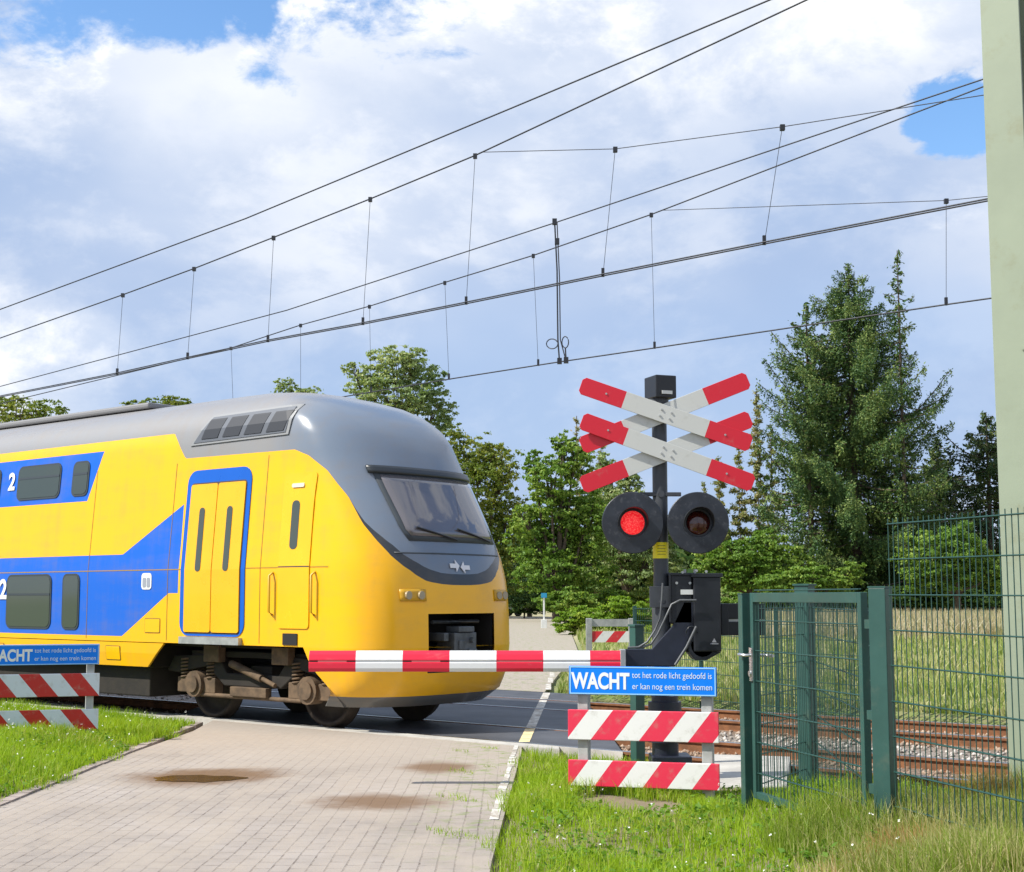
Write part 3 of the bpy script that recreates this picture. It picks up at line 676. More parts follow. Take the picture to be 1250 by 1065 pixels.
# bogies; brown and wheel colours darkened to carry the shade under the train
brown = principled('brake_dust_brown_shaded', (0.115, 0.075, 0.043), 0.85, 0, 0.35, 7, 0.3, 30, dirt=((.06, .045, .03), .7))
wheelm = principled('wheel_steel_dirty_shaded', (0.045, 0.034, 0.027), 0.7, 0.4, 0.3, 6)
def bogie(cx):
    m = MB()
    for sy in (1, -1):
        m.prism([(cx - 1.75, .62), (cx - 1.6, .82), (cx - .7, .86), (cx - .5, .62), (cx + .5, .62), (cx + .7, .86), (cx + 1.6, .82), (cx + 1.75, .62), (cx + 1.5, .60), (cx + .9, .70), (cx + .55, .46), (cx - .55, .46), (cx - .9, .70), (cx - 1.5, .60)], sy * .98, sy * 1.10, 'y')
    m.box((cx, 0, .62), (.4, 1.9, .2)); m.box((cx, 0, .86), (2.6, 2.1, .08))
    bf = m.build('bogie', under, train, bevel=.015)
    for wx in (cx - 1.1, cx + 1.1):
        m = MB()
        for sy in (1, -1):
            y0 = sy * .72
            prof = [(.49, 0), (.49, .03), (.46, .035), (.455, .13), (.40, .13), (.38, .05), (.16, .05), (.14, .15), (.09, .15)]
            nn = 36; vs = []; fs = []
            for (r_, dy) in prof:
                for k in range(nn): t = 2 * math.pi * k / nn; vs.append((wx + r_ * math.cos(t), y0 + sy * (dy - .03), .465 + r_ * math.sin(t)))
            for q in range(len(prof) - 1):
                for k in range(nn): fs.append((q * nn + k, q * nn + (k + 1) % nn, (q + 1) * nn + (k + 1) % nn, (q + 1) * nn + k))
            m.add(vs, fs, 0, True); m.add(vs[:nn], [tuple(range(nn))]); m.add(vs[-nn:], [tuple(range(nn))])
        m.tube([(wx, -.8, .465), (wx, .8, .465)], .085, 12)
        m.build('wheelset', wheelm, bf)
        for sy in (1, -1):
            m = MB(); m.tube([(wx, sy * .98, .465), (wx, sy * 1.17, .465)], .17, 16); m.tube([(wx, sy * 1.16, .465), (wx, sy * 1.20, .465)], .11, 16)
            m.box((wx - .27, sy * 1.05, .45), (.24, .14, .20)); m.box((wx + .27, sy * 1.05, .45), (.24, .14, .20))
            m.build('axle_box', brown, bf, bevel=.012)
            for dx_ in (-.27, .27):
                m = MB(); pts = []
                for k in range(60): t = k * .62; pts.append((wx + dx_ + .075 * math.cos(t), sy * 1.06 + .075 * math.sin(t), .54 + k * .0045))
                m.tube(pts, .014, 5); m.build('coil_spring', brown, bf)
    for sy in (1, -1):
        m = MB(); m.tube([(cx + .35, sy * 1.15, .75), (cx - .25, sy * 1.15, .58)], .05, 10); m.tube([(cx - .25, sy * 1.15, .58), (cx - .5, sy * 1.15, .50)], .03, 8); m.build('damper', brown, bf)
        for bx_ in (-.62, .72): m = MB(); m.box((cx + bx_, sy * 1.13, .87), (.31, .12, .22)); m.build('bracket', brown, bf, bevel=.01)
        m = MB(); m.box((cx, sy * 1.12, .40), (.7, .1, .12)); m.tube([(cx - .95, sy * 1.1, .33), (cx + 1.0, sy * 1.1, .33)], .03, 8); m.build('brake_beam', brown, bf, bevel=.01)
bogie(2.90); bogie(REAR - 3.1)

# nose furniture: patches that follow the curved front
def nose_patch(name, fz, nb, nz, mat, off=.008, th=.012, parent=train, b_lo=None, b_hi=None, z_lo=0, z_hi=1):
    """grid patch; b limits given as functions of z"""
    m = MB(); vs = []
    for layer in (off, off + th):
        for i in range(nz + 1):
            z = z_lo + (z_hi - z_lo) * i / nz
            for k in range(nb + 1):
                bb = b_lo(z) + (b_hi(z) - b_lo(z)) * k / nb
                e = .02; a = nose_a(bb, z)
                if abs(bb) > Wz(z) * .985: pass
                ga = (nose_a(bb + e, z) - nose_a(bb - e, z)) / (2 * e) if abs(bb) + e < Wz(z) else 3.0 * (1 if bb > 0 else -1)
                gz = (nose_a(bb, z + e) - nose_a(bb, z - e)) / (2 * e)
                nrm = Vector((-1, ga, gz)).normalized()
                vs.append(Vector((a, bb, z)) + nrm * layer)
    L = (nz + 1) * (nb + 1); fs = []
    q = lambda l, i, k: l * L + i * (nb + 1) + k
    for i in range(nz):
        for k in range(nb):
            fs.append((q(1, i, k), q(1, i, k + 1), q(1, i + 1, k + 1), q(1, i + 1, k))); 
    for i in range(nz):
        fs.append((q(0, i, 0), q(1, i, 0), q(1, i + 1, 0), q(0, i + 1, 0))); fs.append((q(0, i, nb), q(1, i, nb), q(1, i + 1, nb), q(0, i + 1, nb)))
    for k in range(nb):
        fs.append((q(0, 0, k), q(1, 0, k), q(1, 0, k + 1), q(0, 0, k + 1))); fs.append((q(0, nz, k), q(1, nz, k), q(1, nz, k + 1), q(0, nz, k + 1)))
    m.add(vs, fs, 0, True)
    return m.build(name, mat, parent)
wsg = principled('windscreen_glass', (0.13, 0.12, 0.13), 0.05, 0, 0, spec=0.9, coat=.5)
hw = lambda z: float(np.interp(z, [2.3, 2.4, 2.9, 3.12], [0.86, 0.93, 0.98, 0.99]))
nose_patch('windscreen_surround', None, 18, 10, frameg, .004, .006, b_lo=lambda z: -hw(z) - .09, b_hi=lambda z: hw(z) - .15, z_lo=2.27, z_hi=3.20)
nose_patch('windscreen', None, 18, 10, wsg, .012, .008, b_lo=lambda z: -hw(z) - .02, b_hi=lambda z: hw(z) - .22, z_lo=2.33, z_hi=3.08)
nose_patch('brow_band', None, 18, 3, principled('brow_black', (.02, .025, .03), .35), .008, .03, b_lo=lambda z: -1.08, b_hi=lambda z: .90, z_lo=3.10, z_hi=3.19)
nose_patch('bonnet_seam', None, 14, 1, frameg, .003, .004, b_lo=lambda z: -.95, b_hi=lambda z: .95, z_lo=2.115, z_hi=2.13)
for b0_ in (-.75, -.05):
    m = MB(); pts = []
    for k in range(8):
        bb = b0_ + .62 * k / 7; z = 2.30 + .14 * k / 7; pts.append((nose_a(bb, z) - .045, bb, z))
    m.tube(pts, .014, 6); m.build('wiper', black, train)
for sb in (1, -1):
    hl = nose_patch('headlight_housing', None, 6, 3, principled('headlight_housing', (.55, .30, .01), .4), .004, .012, b_lo=lambda z: sb * .80 - .17, b_hi=lambda z: sb * .80 + .17, z_lo=1.55, z_hi=1.69)
    for db in (-.09, .08):
        bb = sb * .80 + db; a = nose_a(bb, 1.62); m = MB(); m.tube([(a - .012, bb, 1.62), (a - .04, bb, 1.62)], .05, 16)
        m.build('headlight', principled('headlamp_glass', (.34, .27, .16), .1, spec=.9), hl)
# railway arrows emblem on the bonnet
m = MB()
def arrow(pts): 
    vs = []
    for off in (.012, .022):
        for bb, z in pts: vs.append((nose_a(bb, z) - off, bb, z))
    n_ = len(pts); m.add(vs, [tuple(range(n_, 2 * n_))] + [(i, (i + 1) % n_, n_ + (i + 1) % n_, n_ + i) for i in range(n_)])
lz = 1.97
def A2(pts): arrow([(.0 - x * .011, lz + y * .009) for x, y in pts])
A2([(-16, -2), (-7, -2), (-7, -7), (-1, 1), (-7, 9), (-7, 4), (-16, 4)]); A2([(16, 2), (7, 2), (7, 7), (1, -1), (7, -9), (7, -4), (16, -4)])
m.build('emblem', principled('emblem_white', (.7, .7, .72), .4), train)
# roof gear
m = MB(); m.box((10.5, 0, 4.40), (9, 1.1, .09)); m.build('roof_unit', principled('roof_grey', (.2, .2, .205), .6), train, bevel=.03)
# vertical panel joints, small equipment hatches and lettering
for xa in (2.42, 4.28, 6.1, 9.9, 13.1, 16.4, 19.6): side_part('panel_joint', [(xa, 1.03), (xa + .010, 1.03), (xa + .010, 3.38), (xa, 3.38)], principled('joint_brown', (.22, .13, .02), .6), .0012, .002)  # joints and hatch gaps in one plain dark brown
for xa, za in ((4.42, 1.12), (5.3, .74), (8.2, .72)):
    hb_ = side_part('hatch', rrect(xa, xa + .34, za, za + .20, .02), principled('joint_brown', (.22, .13, .02), .6), .001, .002); side_part('hatch_cover', rrect(xa + .012, xa + .328, za + .012, za + .188, .015), trainyel, .004, .004, hb_)
hl_ = side_part('door_lamp', rrect(1.70, 1.92, 2.94, 2.99, .02), principled('lamp_ivory', (.7, .65, .5), .3), .016, .012)
# seam lines along the side
for zc in (1.955,): side_part('waist_seam', [(1.2, zc), (REAR, zc), (REAR, zc + .012), (1.2, zc + .012)], principled('seam_line', (.35, .2, .01), .5), .0015, .002)

# ================================================================ CROSSING SIGNAL (frame: x right, y away, z up), stands at MX, MY
MY = 12.6
MX = at(808, 800, MY)[0]
def L(u, v, dy=0.0):       # photograph point on the mast plane -> local coordinates
    p_ = at(u, v, MY + dy); return (p_[0] - MX, dy, p_[2])
sig = empty('crossing_signal', (MX, MY, 0))
tag(sig, 'black mast with red and white crossed boards and two round lamps, left one glowing red', 'crossing signal')
m = MB(); m.tube([(0, 0, .0), (0, 0, 3.36)], .066, 20); m.build('mast', mastm, sig)
m = MB(); m.tube([(0, 0, 1.02), (0, 0, 1.55)], .082, 20); m.tube([(0, 0, 1.55), (0, 0, 1.57)], .095, 20); m.build('mast_sleeve', mastm, sig)
m = MB(); m.tube([(0.02, 0, -.1), (0.02, 0, .75)], .115, 20); m.box((0.06, 0, .10), (.34, .34, .30)); m.tube([(0.02, 0, .36), (0.02, 0, .40)], .16, 20); m.tube([(0.02, 0, .62), (0.02, 0, .70)], .145, 20); m.build('mast_foot', blacknavy, sig, bevel=.01)
m = MB(); m.tube([(0, 0, 1.935), (0, 0, 2.075)], .069, 20); yb = m.build('yellow_band', yellowp, sig)
m = MB()
for zz in (1.97, 1.995, 2.02, 2.045): m.box((0, -.0695, zz), (.07, .002, .007))
m.build('band_marking', principled('band_print', (.35, .3, .02), .6), yb)
# top bell box
m = MB(); c0 = L(806, 474); m.box((c0[0], 0, c0[2]), (.20, .24, .20), rz=.35)
tb = m.build('bell_housing', black, sig, bevel=.008)
m = MB(); m.tube([(0, 0, 3.30), (0, 0, c0[2] - .09)], .085, 16); m.build('housing_neck', mastm, sig)
m = MB(); m.box((c0[0] + .035 + .012, -.128, c0[2] - .055), (.10, .006, .03), rz=.35); m.build('rating_plate', whitep, tb)
# crossed boards
redends = bpy.data.materials.new('cross_board_paint'); redends.use_nodes = True; n = NT(redends.node_tree); p = n.n['Principled BSDF']
x, y, z = n.sep(n.obj()); dn = n.noise(n.obj(), 9, 8, .7)
c = n.mix(n.math('GREATER_THAN', n.math('ABSOLUTE', x), .385), (.56, .57, .54), (.62, .012, .03)); c = n.mix(n.math('MULTIPLY', n.ramp(dn, .55, .8), .3), c, (.3, .28, .22))
n.l.new(c, p.inputs['Base Color']); p.inputs['Roughness'].default_value = .38
def cross_board(p0, p1, dy, ln=1.52):
    a_ = L(*p0); b_ = L(*p1); cx, cz = (a_[0] + b_[0]) / 2, (a_[2] + b_[2]) / 2
    ang = math.atan2(b_[2] - a_[2], b_[0] - a_[0]); ln = math.hypot(b_[0] - a_[0], b_[2] - a_[2]); h = .078; ch = .028
    hl_ = ln / 2
    m = MB(); m.prism([(-hl_, -h + ch), (-hl_ + ch, -h), (hl_ - ch, -h), (hl_, -h + ch), (hl_, h - ch), (hl_ - ch, h), (-hl_ + ch, h), (-hl_, h - ch)], -.006, .006, 'y')
    o_ = m.build('cross_board', redends, sig, (cx, dy, cz), bevel=.002); o_.rotation_euler = (0, -ang, 0)
    return o_, ang
for (f0, f1, r0, r1) in (((708, 473), (913.5, 544), (911, 466), (709, 546)), ((709, 516), (916.5, 592), (914, 513), (709.5, 594))):
    o1, a1 = cross_board(f0, f1, -.135); o2, a2 = cross_board(r0, r1, -.100)
    m = MB()
    for bx in (-.045, .045):
        for bz in (-.028, .028): m.tube([(bx, -.006, bz), (bx, -.014, bz)], .009, 8)
    for bx in (-.55, .55): m.tube([(bx, -.006, .0), (bx, -.012, .0)], .009, 8)
    m.build('bolt', galv, o1)
    cz = L(810, (f0[1] + f1[1]) / 2)[2]
    m = MB(); m.box((0, -.075, cz), (.12, .05, .10)); m.build('board_bracket', mastm, sig, bevel=.004)
# lamps
zc = L(808, 604)[2]
m = MB(); m.box((0, -.03, zc + .00), (.36, .05, .035)); m.tube([(0, -.09, zc), (0, .09, zc)], .03, 8); m.build('lamp_bar', mastm, sig, bevel=.004)
emit = bpy.data.materials.new('red_signal_light'); emit.use_nodes = True; n = NT(emit.node_tree); p = n.n['Principled BSDF']
vo = n.n.new('ShaderNodeTexVoronoi'); vo.inputs['Scale'].default_value = 75; n.l.new(n.obj(), vo.inputs['Vector'])
c = n.mix(n.ramp(vo.outputs['Distance'], .1, .65), (1.0, .11, .09), (.80, .01, .02)); n.l.new(c, p.inputs['Base Color']); n.l.new(c, p.inputs['Emission Color']); p.inputs['Emission Strength'].default_value = 0.6
darklens = principled('unlit_lens_dark_red', (.055, .006, .004), .12, 0, 0, spec=.8)
disc = principled('signal_disc_black', (.020, .024, .032), .34, 0, .3, 7, .05, 18, dirt=((.16, .16, .17), .35))
for (u_, lit_) in ((770.5, True), (849.5, False)):
    c0 = L(u_, 639.5); cx, cz = c0[0], c0[2]
    m = MB(); rD = .268; nn = 64
    vs = []; fs = []
    prof = [(.125, -.168), (.262, -.165), (rD, -.158), (rD, -.150), (.250, -.148), (.12, -.15)]
    for r_, y_ in prof:
        for k in range(nn): t = 2 * math.pi * k / nn; vs.append((cx + r_ * math.cos(t), y_, cz + r_ * math.sin(t)))
    q = len(prof)
    for i in range(q):
        for k in range(nn): fs.append((i * nn + k, i * nn + (k + 1) % nn, ((i + 1) % q) * nn + (k + 1) % nn, ((i + 1) % q) * nn + k))
    m.add(vs, fs, 0, False)
    dk = m.build('signal_disc', disc, sig); 
    m = MB(); m.tube([(cx, -.15, cz), (cx, .02, cz)], .15, 24); m.box((cx, .04, cz), (.2, .1, .2)); m.build('lamp_housing', black, dk, bevel=.006)
    m = MB(); vs = []; rl = .118
    for i, (r_, y_) in enumerate([(.104, -.150), (.095, -.165), (.075, -.176), (.04, -.183), (.001, -.185)]):
        for k in range(32): t = 2 * math.pi * k / 32; vs.append((r_ * math.cos(t), y_, r_ * math.sin(t)))
    fs = [(i * 32 + k, i * 32 + (k + 1) % 32, (i + 1) * 32 + (k + 1) % 32, (i + 1) * 32 + k) for i in range(4) for k in range(32)]
    m.add(vs, fs, 0, True); m.build('lens', emit if lit_ else darklens, dk, (cx, 0, cz))
    # cowl: a hood over the upper part of the lens
    m = MB(); vs = []; nn = 40
    for r_, o_ in ((.132, 0), (.126, 1)):
        for k in range(nn + 1):
            t = R(-35 + 250 * k / nn); ln = .17 * (0.25 + .75 * max(0, math.sin(t))) if math.sin(t) > -.2 else .04
            ln = .045 + .14 * max(0.0, math.sin(t) * .8 + .2)
            vs.append((cx + r_ * math.cos(t), -.165, cz + r_ * math.sin(t))); vs.append((cx + r_ * math.cos(t) * 1.0, -.165 - ln, cz + r_ * math.sin(t)))
    M_ = 2 * (nn + 1); fs = []
    for k in range(nn):
        a_ = 2 * k; fs += [(a_, a_ + 1, a_ + 3, a_ + 2), (M_ + a_, M_ + a_ + 1, M_ + a_ + 3, M_ + a_ + 2), (a_ + 1, a_ + 3, M_ + a_ + 3, M_ + a_ + 1)]
    m.add(vs, fs, 0, False); m.build('lamp_cowl', black, dk)

# ================================================================ BARRIER
bar = empty('crossing_barrier', (MX, MY, 0))
tag(bar, 'lowered red and white barrier boom with black drive box and counterweight', 'barrier')
zb = L(560, 806)[2]; YB = -.20
def XB_(u): return at(u, 806, MY + YB)[0] - MX
boomm = bpy.data.materials.new('boom_paint'); boomm.use_nodes = True; n = NT(boomm.node_tree); p = n.n['Principled BSDF']
x, y, z = n.sep(n.obj()); u0_, u1_ = XB_(378), XB_(435); per = (u1_ - u0_) * 2
f = n.math('LESS_THAN', n.math('FRACT', n.math('DIVIDE', n.math('ADD', x, -u0_ + per * 20), per)), .5)
dn = n.noise(n.vmath('MULTIPLY', n.obj(), (1, 3, 3)), 6, 8, .7)
c = n.mix(f, (.72, .73, .73), (.70, .018, .05)); c = n.mix(n.math('MULTIPLY', n.ramp(dn, .55, .8), .3), c, (.35, .33, .3))
n.l.new(c, p.inputs['Base Color']); p.inputs['Roughness'].default_value = .3
x0, x1 = XB_(378), XB_(757); hb = .088
m = MB()
prof = [(-.045, -hb), (.045, -hb), (.062, -hb + .02), (.062, hb - .03), (.035, hb), (-.02, hb), (-.045, hb - .03), (-.062, .012), (-.054, .008), (-.054, -.008), (-.062, -.012), (-.062, -hb + .03)]
m.prism([(YB + a, zb + b) for a, b in prof], x0, x1, 'x'); boom = m.build('boom', boomm, bar, bevel=.003)
refl = principled('reflector_pink', (.85, .22, .22), .3); darkgap = principled('reflector_dark', (.14, .02, .02), .5)
m = MB(); m2 = MB(); wseg = XB_(435) - XB_(378)
for k in range(4):
    q0 = x0 + 2 * wseg * k; q1 = min(q0 + wseg, x1)
    m.box(((q0 + q1) / 2, YB - .0535, zb), ((q1 - q0) * (.62 if k < 2 else .96), .003, .013))
    if k < 2:
        for xx in (q0 + .04, q1 - .04): m2.box((xx, YB - .0535, zb), (.075, .003, .012))
m.build('reflector', refl, boom); m2.build('reflector_gap', darkgap, boom)
m = MB(); xj = XB_(760); m.box((xj, YB, zb), (.045, .15, .20)); m.build('boom_clamp', galv, bar, bevel=.004)
# crank arms, drive box, counterweight
def LP(pts, dy): return [(L(u, v, dy)[0], L(u, v, dy)[2]) for u, v in pts]
m = MB(); arm_poly = [(763, 793), (797, 793), (822, 765), (836, 735), (858, 735), (866, 762), (842, 788), (824, 814), (763, 814)]
m.prism(LP(arm_poly, -.2), -.12, -.07, 'y'); m.prism(LP([(763, 793), (800, 793), (830, 765), (856, 770), (824, 814), (763, 814)], .1), .12, .16, 'y')
m.prism(LP([(766, 795), (790, 795), (790, 812), (766, 812)], 0), -.115, .12, 'y')
m.build('crank_arm', blacknavy, bar, bevel=.006)
bc = L(850, 747); 
def boxz(u0, u1, v0, v1, dy, dpt, mb): 
    a_ = L(u0, v0, dy); b_ = L(u1, v1, dy); mb.box(((a_[0] + b_[0]) / 2, dy + dpt / 2, (a_[2] + b_[2]) / 2), (abs(b_[0] - a_[0]), dpt, abs(b_[2] - a_[2])))
m = MB(); boxz(846, 881, 704, 796, -.16, .34, m); boxz(818, 846, 702, 762, -.12, .30, m)
db_ = m.build('drive_box', black, bar, bevel=.012)
m = MB(); boxz(844, 882.5, 700, 705, -.17, .36, m); boxz(816, 848, 699.5, 703, -.13, .31, m); boxz(816.5, 820, 700, 760, -.135, .02, m)
m.build('box_lid', black, db_, bevel=.004)
for u_, v_ in ((826, 712), (842, 712), (833, 699), (850, 697), (862, 698)):
    q = L(u_, v_, -.13); m = MB(); m.tube([(q[0], -.13, q[2]), (q[0], -.145, q[2])], .012, 8); m.build('bolt', galv, db_)
for u_ in (836, 848): q = L(u_, 700); m = MB(); m.tube([(q[0], 0, q[2]), (q[0], 0, q[2] + .035)], .012, 8); m.build('bolt', galv, db_)
m = MB(); boxz(831, 847, 720, 726, -.135, .01, m); m.build('rating_plate', whitep, db_)
m = MB(); q = L(872, 783, -.165); m.prism([(q[0] - .02, q[2] - .01), (q[0] + .02, q[2] - .01), (q[0], q[2] + .025)], -.166, -.163, 'y'); m.box((q[0], -.164, q[2] - .022), (.07, .003, .008)); m.build('maker_mark', principled('mark_grey', (.25, .26, .28), .5), db_)
m = MB(); a_ = L(858, 790); m.tube([(a_[0] - .02, -.14, a_[2] + .02), (a_[0] - .02, .12, a_[2] + .02)], .10, 20); m.prism(LP([(838, 780), (880, 796), (862, 806), (848, 806), (840, 796)], -.1), -.14, .14, 'y'); m.build('pivot_housing', black, bar, bevel=.006)
m = MB(); boxz(880, 935, 737, 756, .02, .10, m); boxz(880, 935, 759, 776, .02, .10, m); boxz(880, 890, 737, 776, .0, .14, m)
m.build('counterweight', black, bar, bevel=.006)
m = MB(); boxz(880, 935, 756, 759, .03, .04, m); m.build('counterweight_arm', galv, bar)
m = MB(); boxz(793, 822, 716, 742, -.09, .02, m); boxz(798, 818, 705, 800, .07, .03, m); m.build('mounting_plate', mastm, bar, bevel=.003)
# conduits from box down to the boom
for k, (offs, r_) in enumerate(((0, .010), (1, .009), (2, .012))):
    if k == 0: P_ = [(766, 791), (786, 790), (795, 786), (803, 774), (812, 755), (820, 738), (830, 733), (850, 733)]
    elif k == 1: P_ = [(780, 790), (790, 784), (799, 770), (806, 755), (808, 730), (809, 712)]
    else: P_ = [(824, 812), (838, 790), (850, 765)]
    m = MB(); m.tube([(L(u, v, -.2)[0], -.20 - .004 * k, L(u, v, -.2)[2]) for u, v in P_], r_, 8); m.build('conduit', principled('conduit_grey', (.10, .105, .11), .45, .2), bar)
m = MB(); m.tube([(L(841, 775)[0] + .05 * math.cos(t), -.2, L(841, 770)[2] - .02 + .06 * math.sin(t)) for t in [k * .4 for k in range(9)]], .006, 6); m.build('cable', black, bar)

# ================================================================ WARNING FENCES
redst, whst = (.72, .03, .075), (.76, .76, .74)
lineA, lineB = 'tot het rode licht gedoofd is', 'er kan nog een trein komen'
textw = principled('sign_lettering_white', (.78, .80, .80), .4); textb = principled('sign_lettering_pale', (.62, .72, .82), .4)
def warning_fence(loc, rz, label, width, zs, slope, mats, sign=True, off=0.0, panel_front=None, post_h=None):
    root = empty('warning_fence', loc, rz); tag(root, label, 'warning fence')
    (s0, s1), (u0, u1), (l0, l1) = zs
    for sx in (-.405 * width, .42 * width):
        m = MB(); m.box((sx, .075, (s1 - .03 - .3) / 2), (.085, .105, s1 + .27)); m.build('post', greyp, root, bevel=.006)
    if sign:
        m = MB(); m.box((0, -.008, (s0 + s1) / 2), (width - .02, .014, s1 - s0)); sp = m.build('sign_panel', panel_front or bluem, root, bevel=.006)
        m = MB(); h = (s1 - s0); t = .009; w2 = width / 2 - .018; zc_ = (s0 + s1) / 2
        for q in (1, -1): m.box((0, -.0165, zc_ + q * (h / 2 - .008)), (2 * w2, .003, t)); m.box((q * (w2 - .004), -.0165, zc_), (t, .003, h - .025))
        m.build('sign_border', principled('border_light_blue', (.30, .58, .85), .4), sp)
        text_mesh('lettering', 'WACHT', .175, textw, sp, (-width / 2 + .035, -.0155, zc_ - .063), (math.pi / 2, 0, 0), bold=.006, width=width * .395)
        text_mesh('lettering', lineA, .068, textb, sp, (-width / 2 + width * .435, -.0155, zc_ + .024), (math.pi / 2, 0, 0), bold=0, width=width * .525)
        text_mesh('lettering', lineB, .068, textb, sp, (-width / 2 + width * .435, -.0155, zc_ - .064), (math.pi / 2, 0, 0), bold=0, width=width * .525)
    for a_, b_, mt in ((u0, u1, mats[0]), (l0, l1, mats[1])):
        m = MB(); m.box((0, 0, 0), (width, .028, b_ - a_)); m.build('striped_board', mt, root, (0, 0, (a_ + b_) / 2), bevel=.005)
    return root
SY = 11.55
c0 = at(784, 850, SY); e0 = at(694, 850, SY); e1 = at(874, 850, SY); wd = e1[0] - e0[0]
zz = lambda v: at(784, v, SY)[2]
zg = float(hgt(c0[0], SY))
wd *= 1.03
sA = stripes_mat('board_stripes_upper', .78, wd * .323, wd * .272, redst, whst); sB = stripes_mat('board_stripes_lower', .75, wd * .323, wd * .263, redst, whst)
warning_fence((c0[0], SY, 0), R(-15), 'sunlit blue WACHT sign over two red and white striped boards, right of the road', wd,
              ((zz(849), zz(814)), (zz(905), zz(868)), (zz(962), zz(930))), .78, (sA, sB))
LY = 16.0
zl = lambda v: at(60, v, LY)[2]
eR = at(119, 840, LY)[0] - .035; wL = 1.235
k_ = math.cos(R(18)); cxl = eR - wL / 2 * k_
sC = stripes_mat('board_stripes_left_shaded', -.82, .435, .1345, (.50, .012, .008), (.62, .68, .74))  # duller red and bluish white: shade painted into the left boards
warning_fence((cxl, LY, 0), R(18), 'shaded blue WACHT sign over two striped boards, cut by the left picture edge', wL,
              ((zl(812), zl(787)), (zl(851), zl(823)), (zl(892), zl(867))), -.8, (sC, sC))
# far fence, seen from its back
FY = 29.0
zf = lambda v: at(750, v, FY)[2]
root = empty('warning_fence', (at(747, 780, FY)[0], FY, 0)); tag(root, 'small grey fence with one striped board beyond the tracks, just above the barrier boom', 'warning fence')
for ux in (719, 771): m = MB(); xx = at(ux, 780, FY)[0] - root.location.x; m.box((xx, 0, zf(755) / 2 - .1), (.12, .12, zf(755) + .2)); m.build('post', galv, root, bevel=.006)
m = MB(); m.box((0, -.0, (zf(756) + zf(765)) / 2), (.80, .03, zf(756) - zf(765))); m.build('sign_panel', galv, root)
m = MB(); m.box((0, 0, 0), (.80, .03, .22)); o_ = m.build('striped_board', stripes_mat('board_stripes_far', .85, .46, .04, (.62, .03, .04), (.74, .74, .72)), root, (0, -.02, zf(777.5)))

# ================================================================ GREEN FENCES AND GATE
def wire_panel(p0, p1, z0a, z1a, z0b, z1b, nv, zlist_a, zlist_b, spike=.03, r=.0030, rh=.0040):
    """vertical and horizontal wires between two ground points; heights may differ at both ends"""
    m = MB(); p0 = Vector((p0[0], p0[1], 0)); p1 = Vector((p1[0], p1[1], 0)); dn_ = (p1 - p0).normalized(); nr = Vector((-dn_.y, dn_.x, 0))
    for k in range(nv + 1):
        t = k / nv; q = p0.lerp(p1, t); m.tube([(q.x, q.y, z0a + (z0b - z0a) * t), (q.x, q.y, z1a + (z1b - z1a) * t + spike)], r, 5, caps=False)
    for za, zb_ in zip(zlist_a, zlist_b):
        for s_ in (1, -1):
            o_ = nr * (r + rh) * s_; m.tube([(p0.x + o_.x, p0.y + o_.y, za), (p1.x + o_.x, p1.y + o_.y, zb_)], rh, 5, caps=False)
    return m
GL = at(921, 850, 9.7); GR = at(1058, 850, 8.2)
def square_post(name, loc, w_, d_, z0, z1, rz, parent=None, cap=True):
    m = MB(); m.box((0, 0, (z0 + z1) / 2), (w_, d_, z1 - z0), rz=rz); o_ = m.build(name, greenp, parent, loc, bevel=.004); 
    return o_
gdir = math.atan2(GR[1] - GL[1], GR[0] - GL[0])
# latch post
pL = at(911, 850, 9.78)
lp = empty('gate_post', (pL[0], pL[1], 0)); tag(lp, 'slim dark green latch post left of the mesh gate', 'gate post')
zt = at(911, 726, 9.78)[2]
square_post('post', (0, 0, 0), .07, .07, .0, zt, gdir, lp)
m = MB(); m.box((0, 0, zt + .004), (.074, .074, .008), rz=gdir); m.build('post_cap', greenp, lp)
# gate leaf
gate = empty('mesh_gate', (GL[0], GL[1], 0), gdir); tag(gate, 'dark green wire mesh gate with metal handle standing in the grass by the tracks', 'gate')
glen = math.hypot(GR[0] - GL[0], GR[1] - GL[1])
zgt = at(921, 724, 9.7)[2]; zgb = at(921, 974, 9.7)[2]
m = MB(); fw = .045
m.box((fw / 2, 0, (zgt + zgb) / 2), (fw, fw, zgt - zgb)); m.box((glen - fw / 2, 0, (zgt + zgb) / 2), (fw, fw, zgt - zgb))
m.box((glen / 2, 0, zgt - .031), (glen - 2 * fw, fw, .062)); m.box((glen / 2, 0, zgb + fw / 2), (glen - 2 * fw, fw * .9, fw))
m.build('frame', greenp, gate, bevel=.003)
zs_ = [zgb + .165 + .2 * k for k in range(7)]
wm = wire_panel((fw, 0), (glen - fw, 0), zgb + fw, zgt - .06, zgb + fw, zgt - .06, 30, zs_, zs_, spike=0); wm.build('wire_mesh', greenw, gate)
m = MB(); hz = at(921, 800, 9.7)[2]
m.box((.022, -.03, hz - .06), (.035, .012, .22)); m.tube([(.02, -.035, hz), (.02, -.075, hz), (-.07, -.078, hz + .003)], .011, 8)
m.tube([(.02, .035, hz), (.02, .075, hz), (.14, .075, hz)], .011, 8); m.tube([(.022, -.036, hz - .12), (.022, -.045, hz - .12)], .02, 12)
m.build('handle', principled('stainless_steel', (.6, .6, .6), .25, .9), gate)
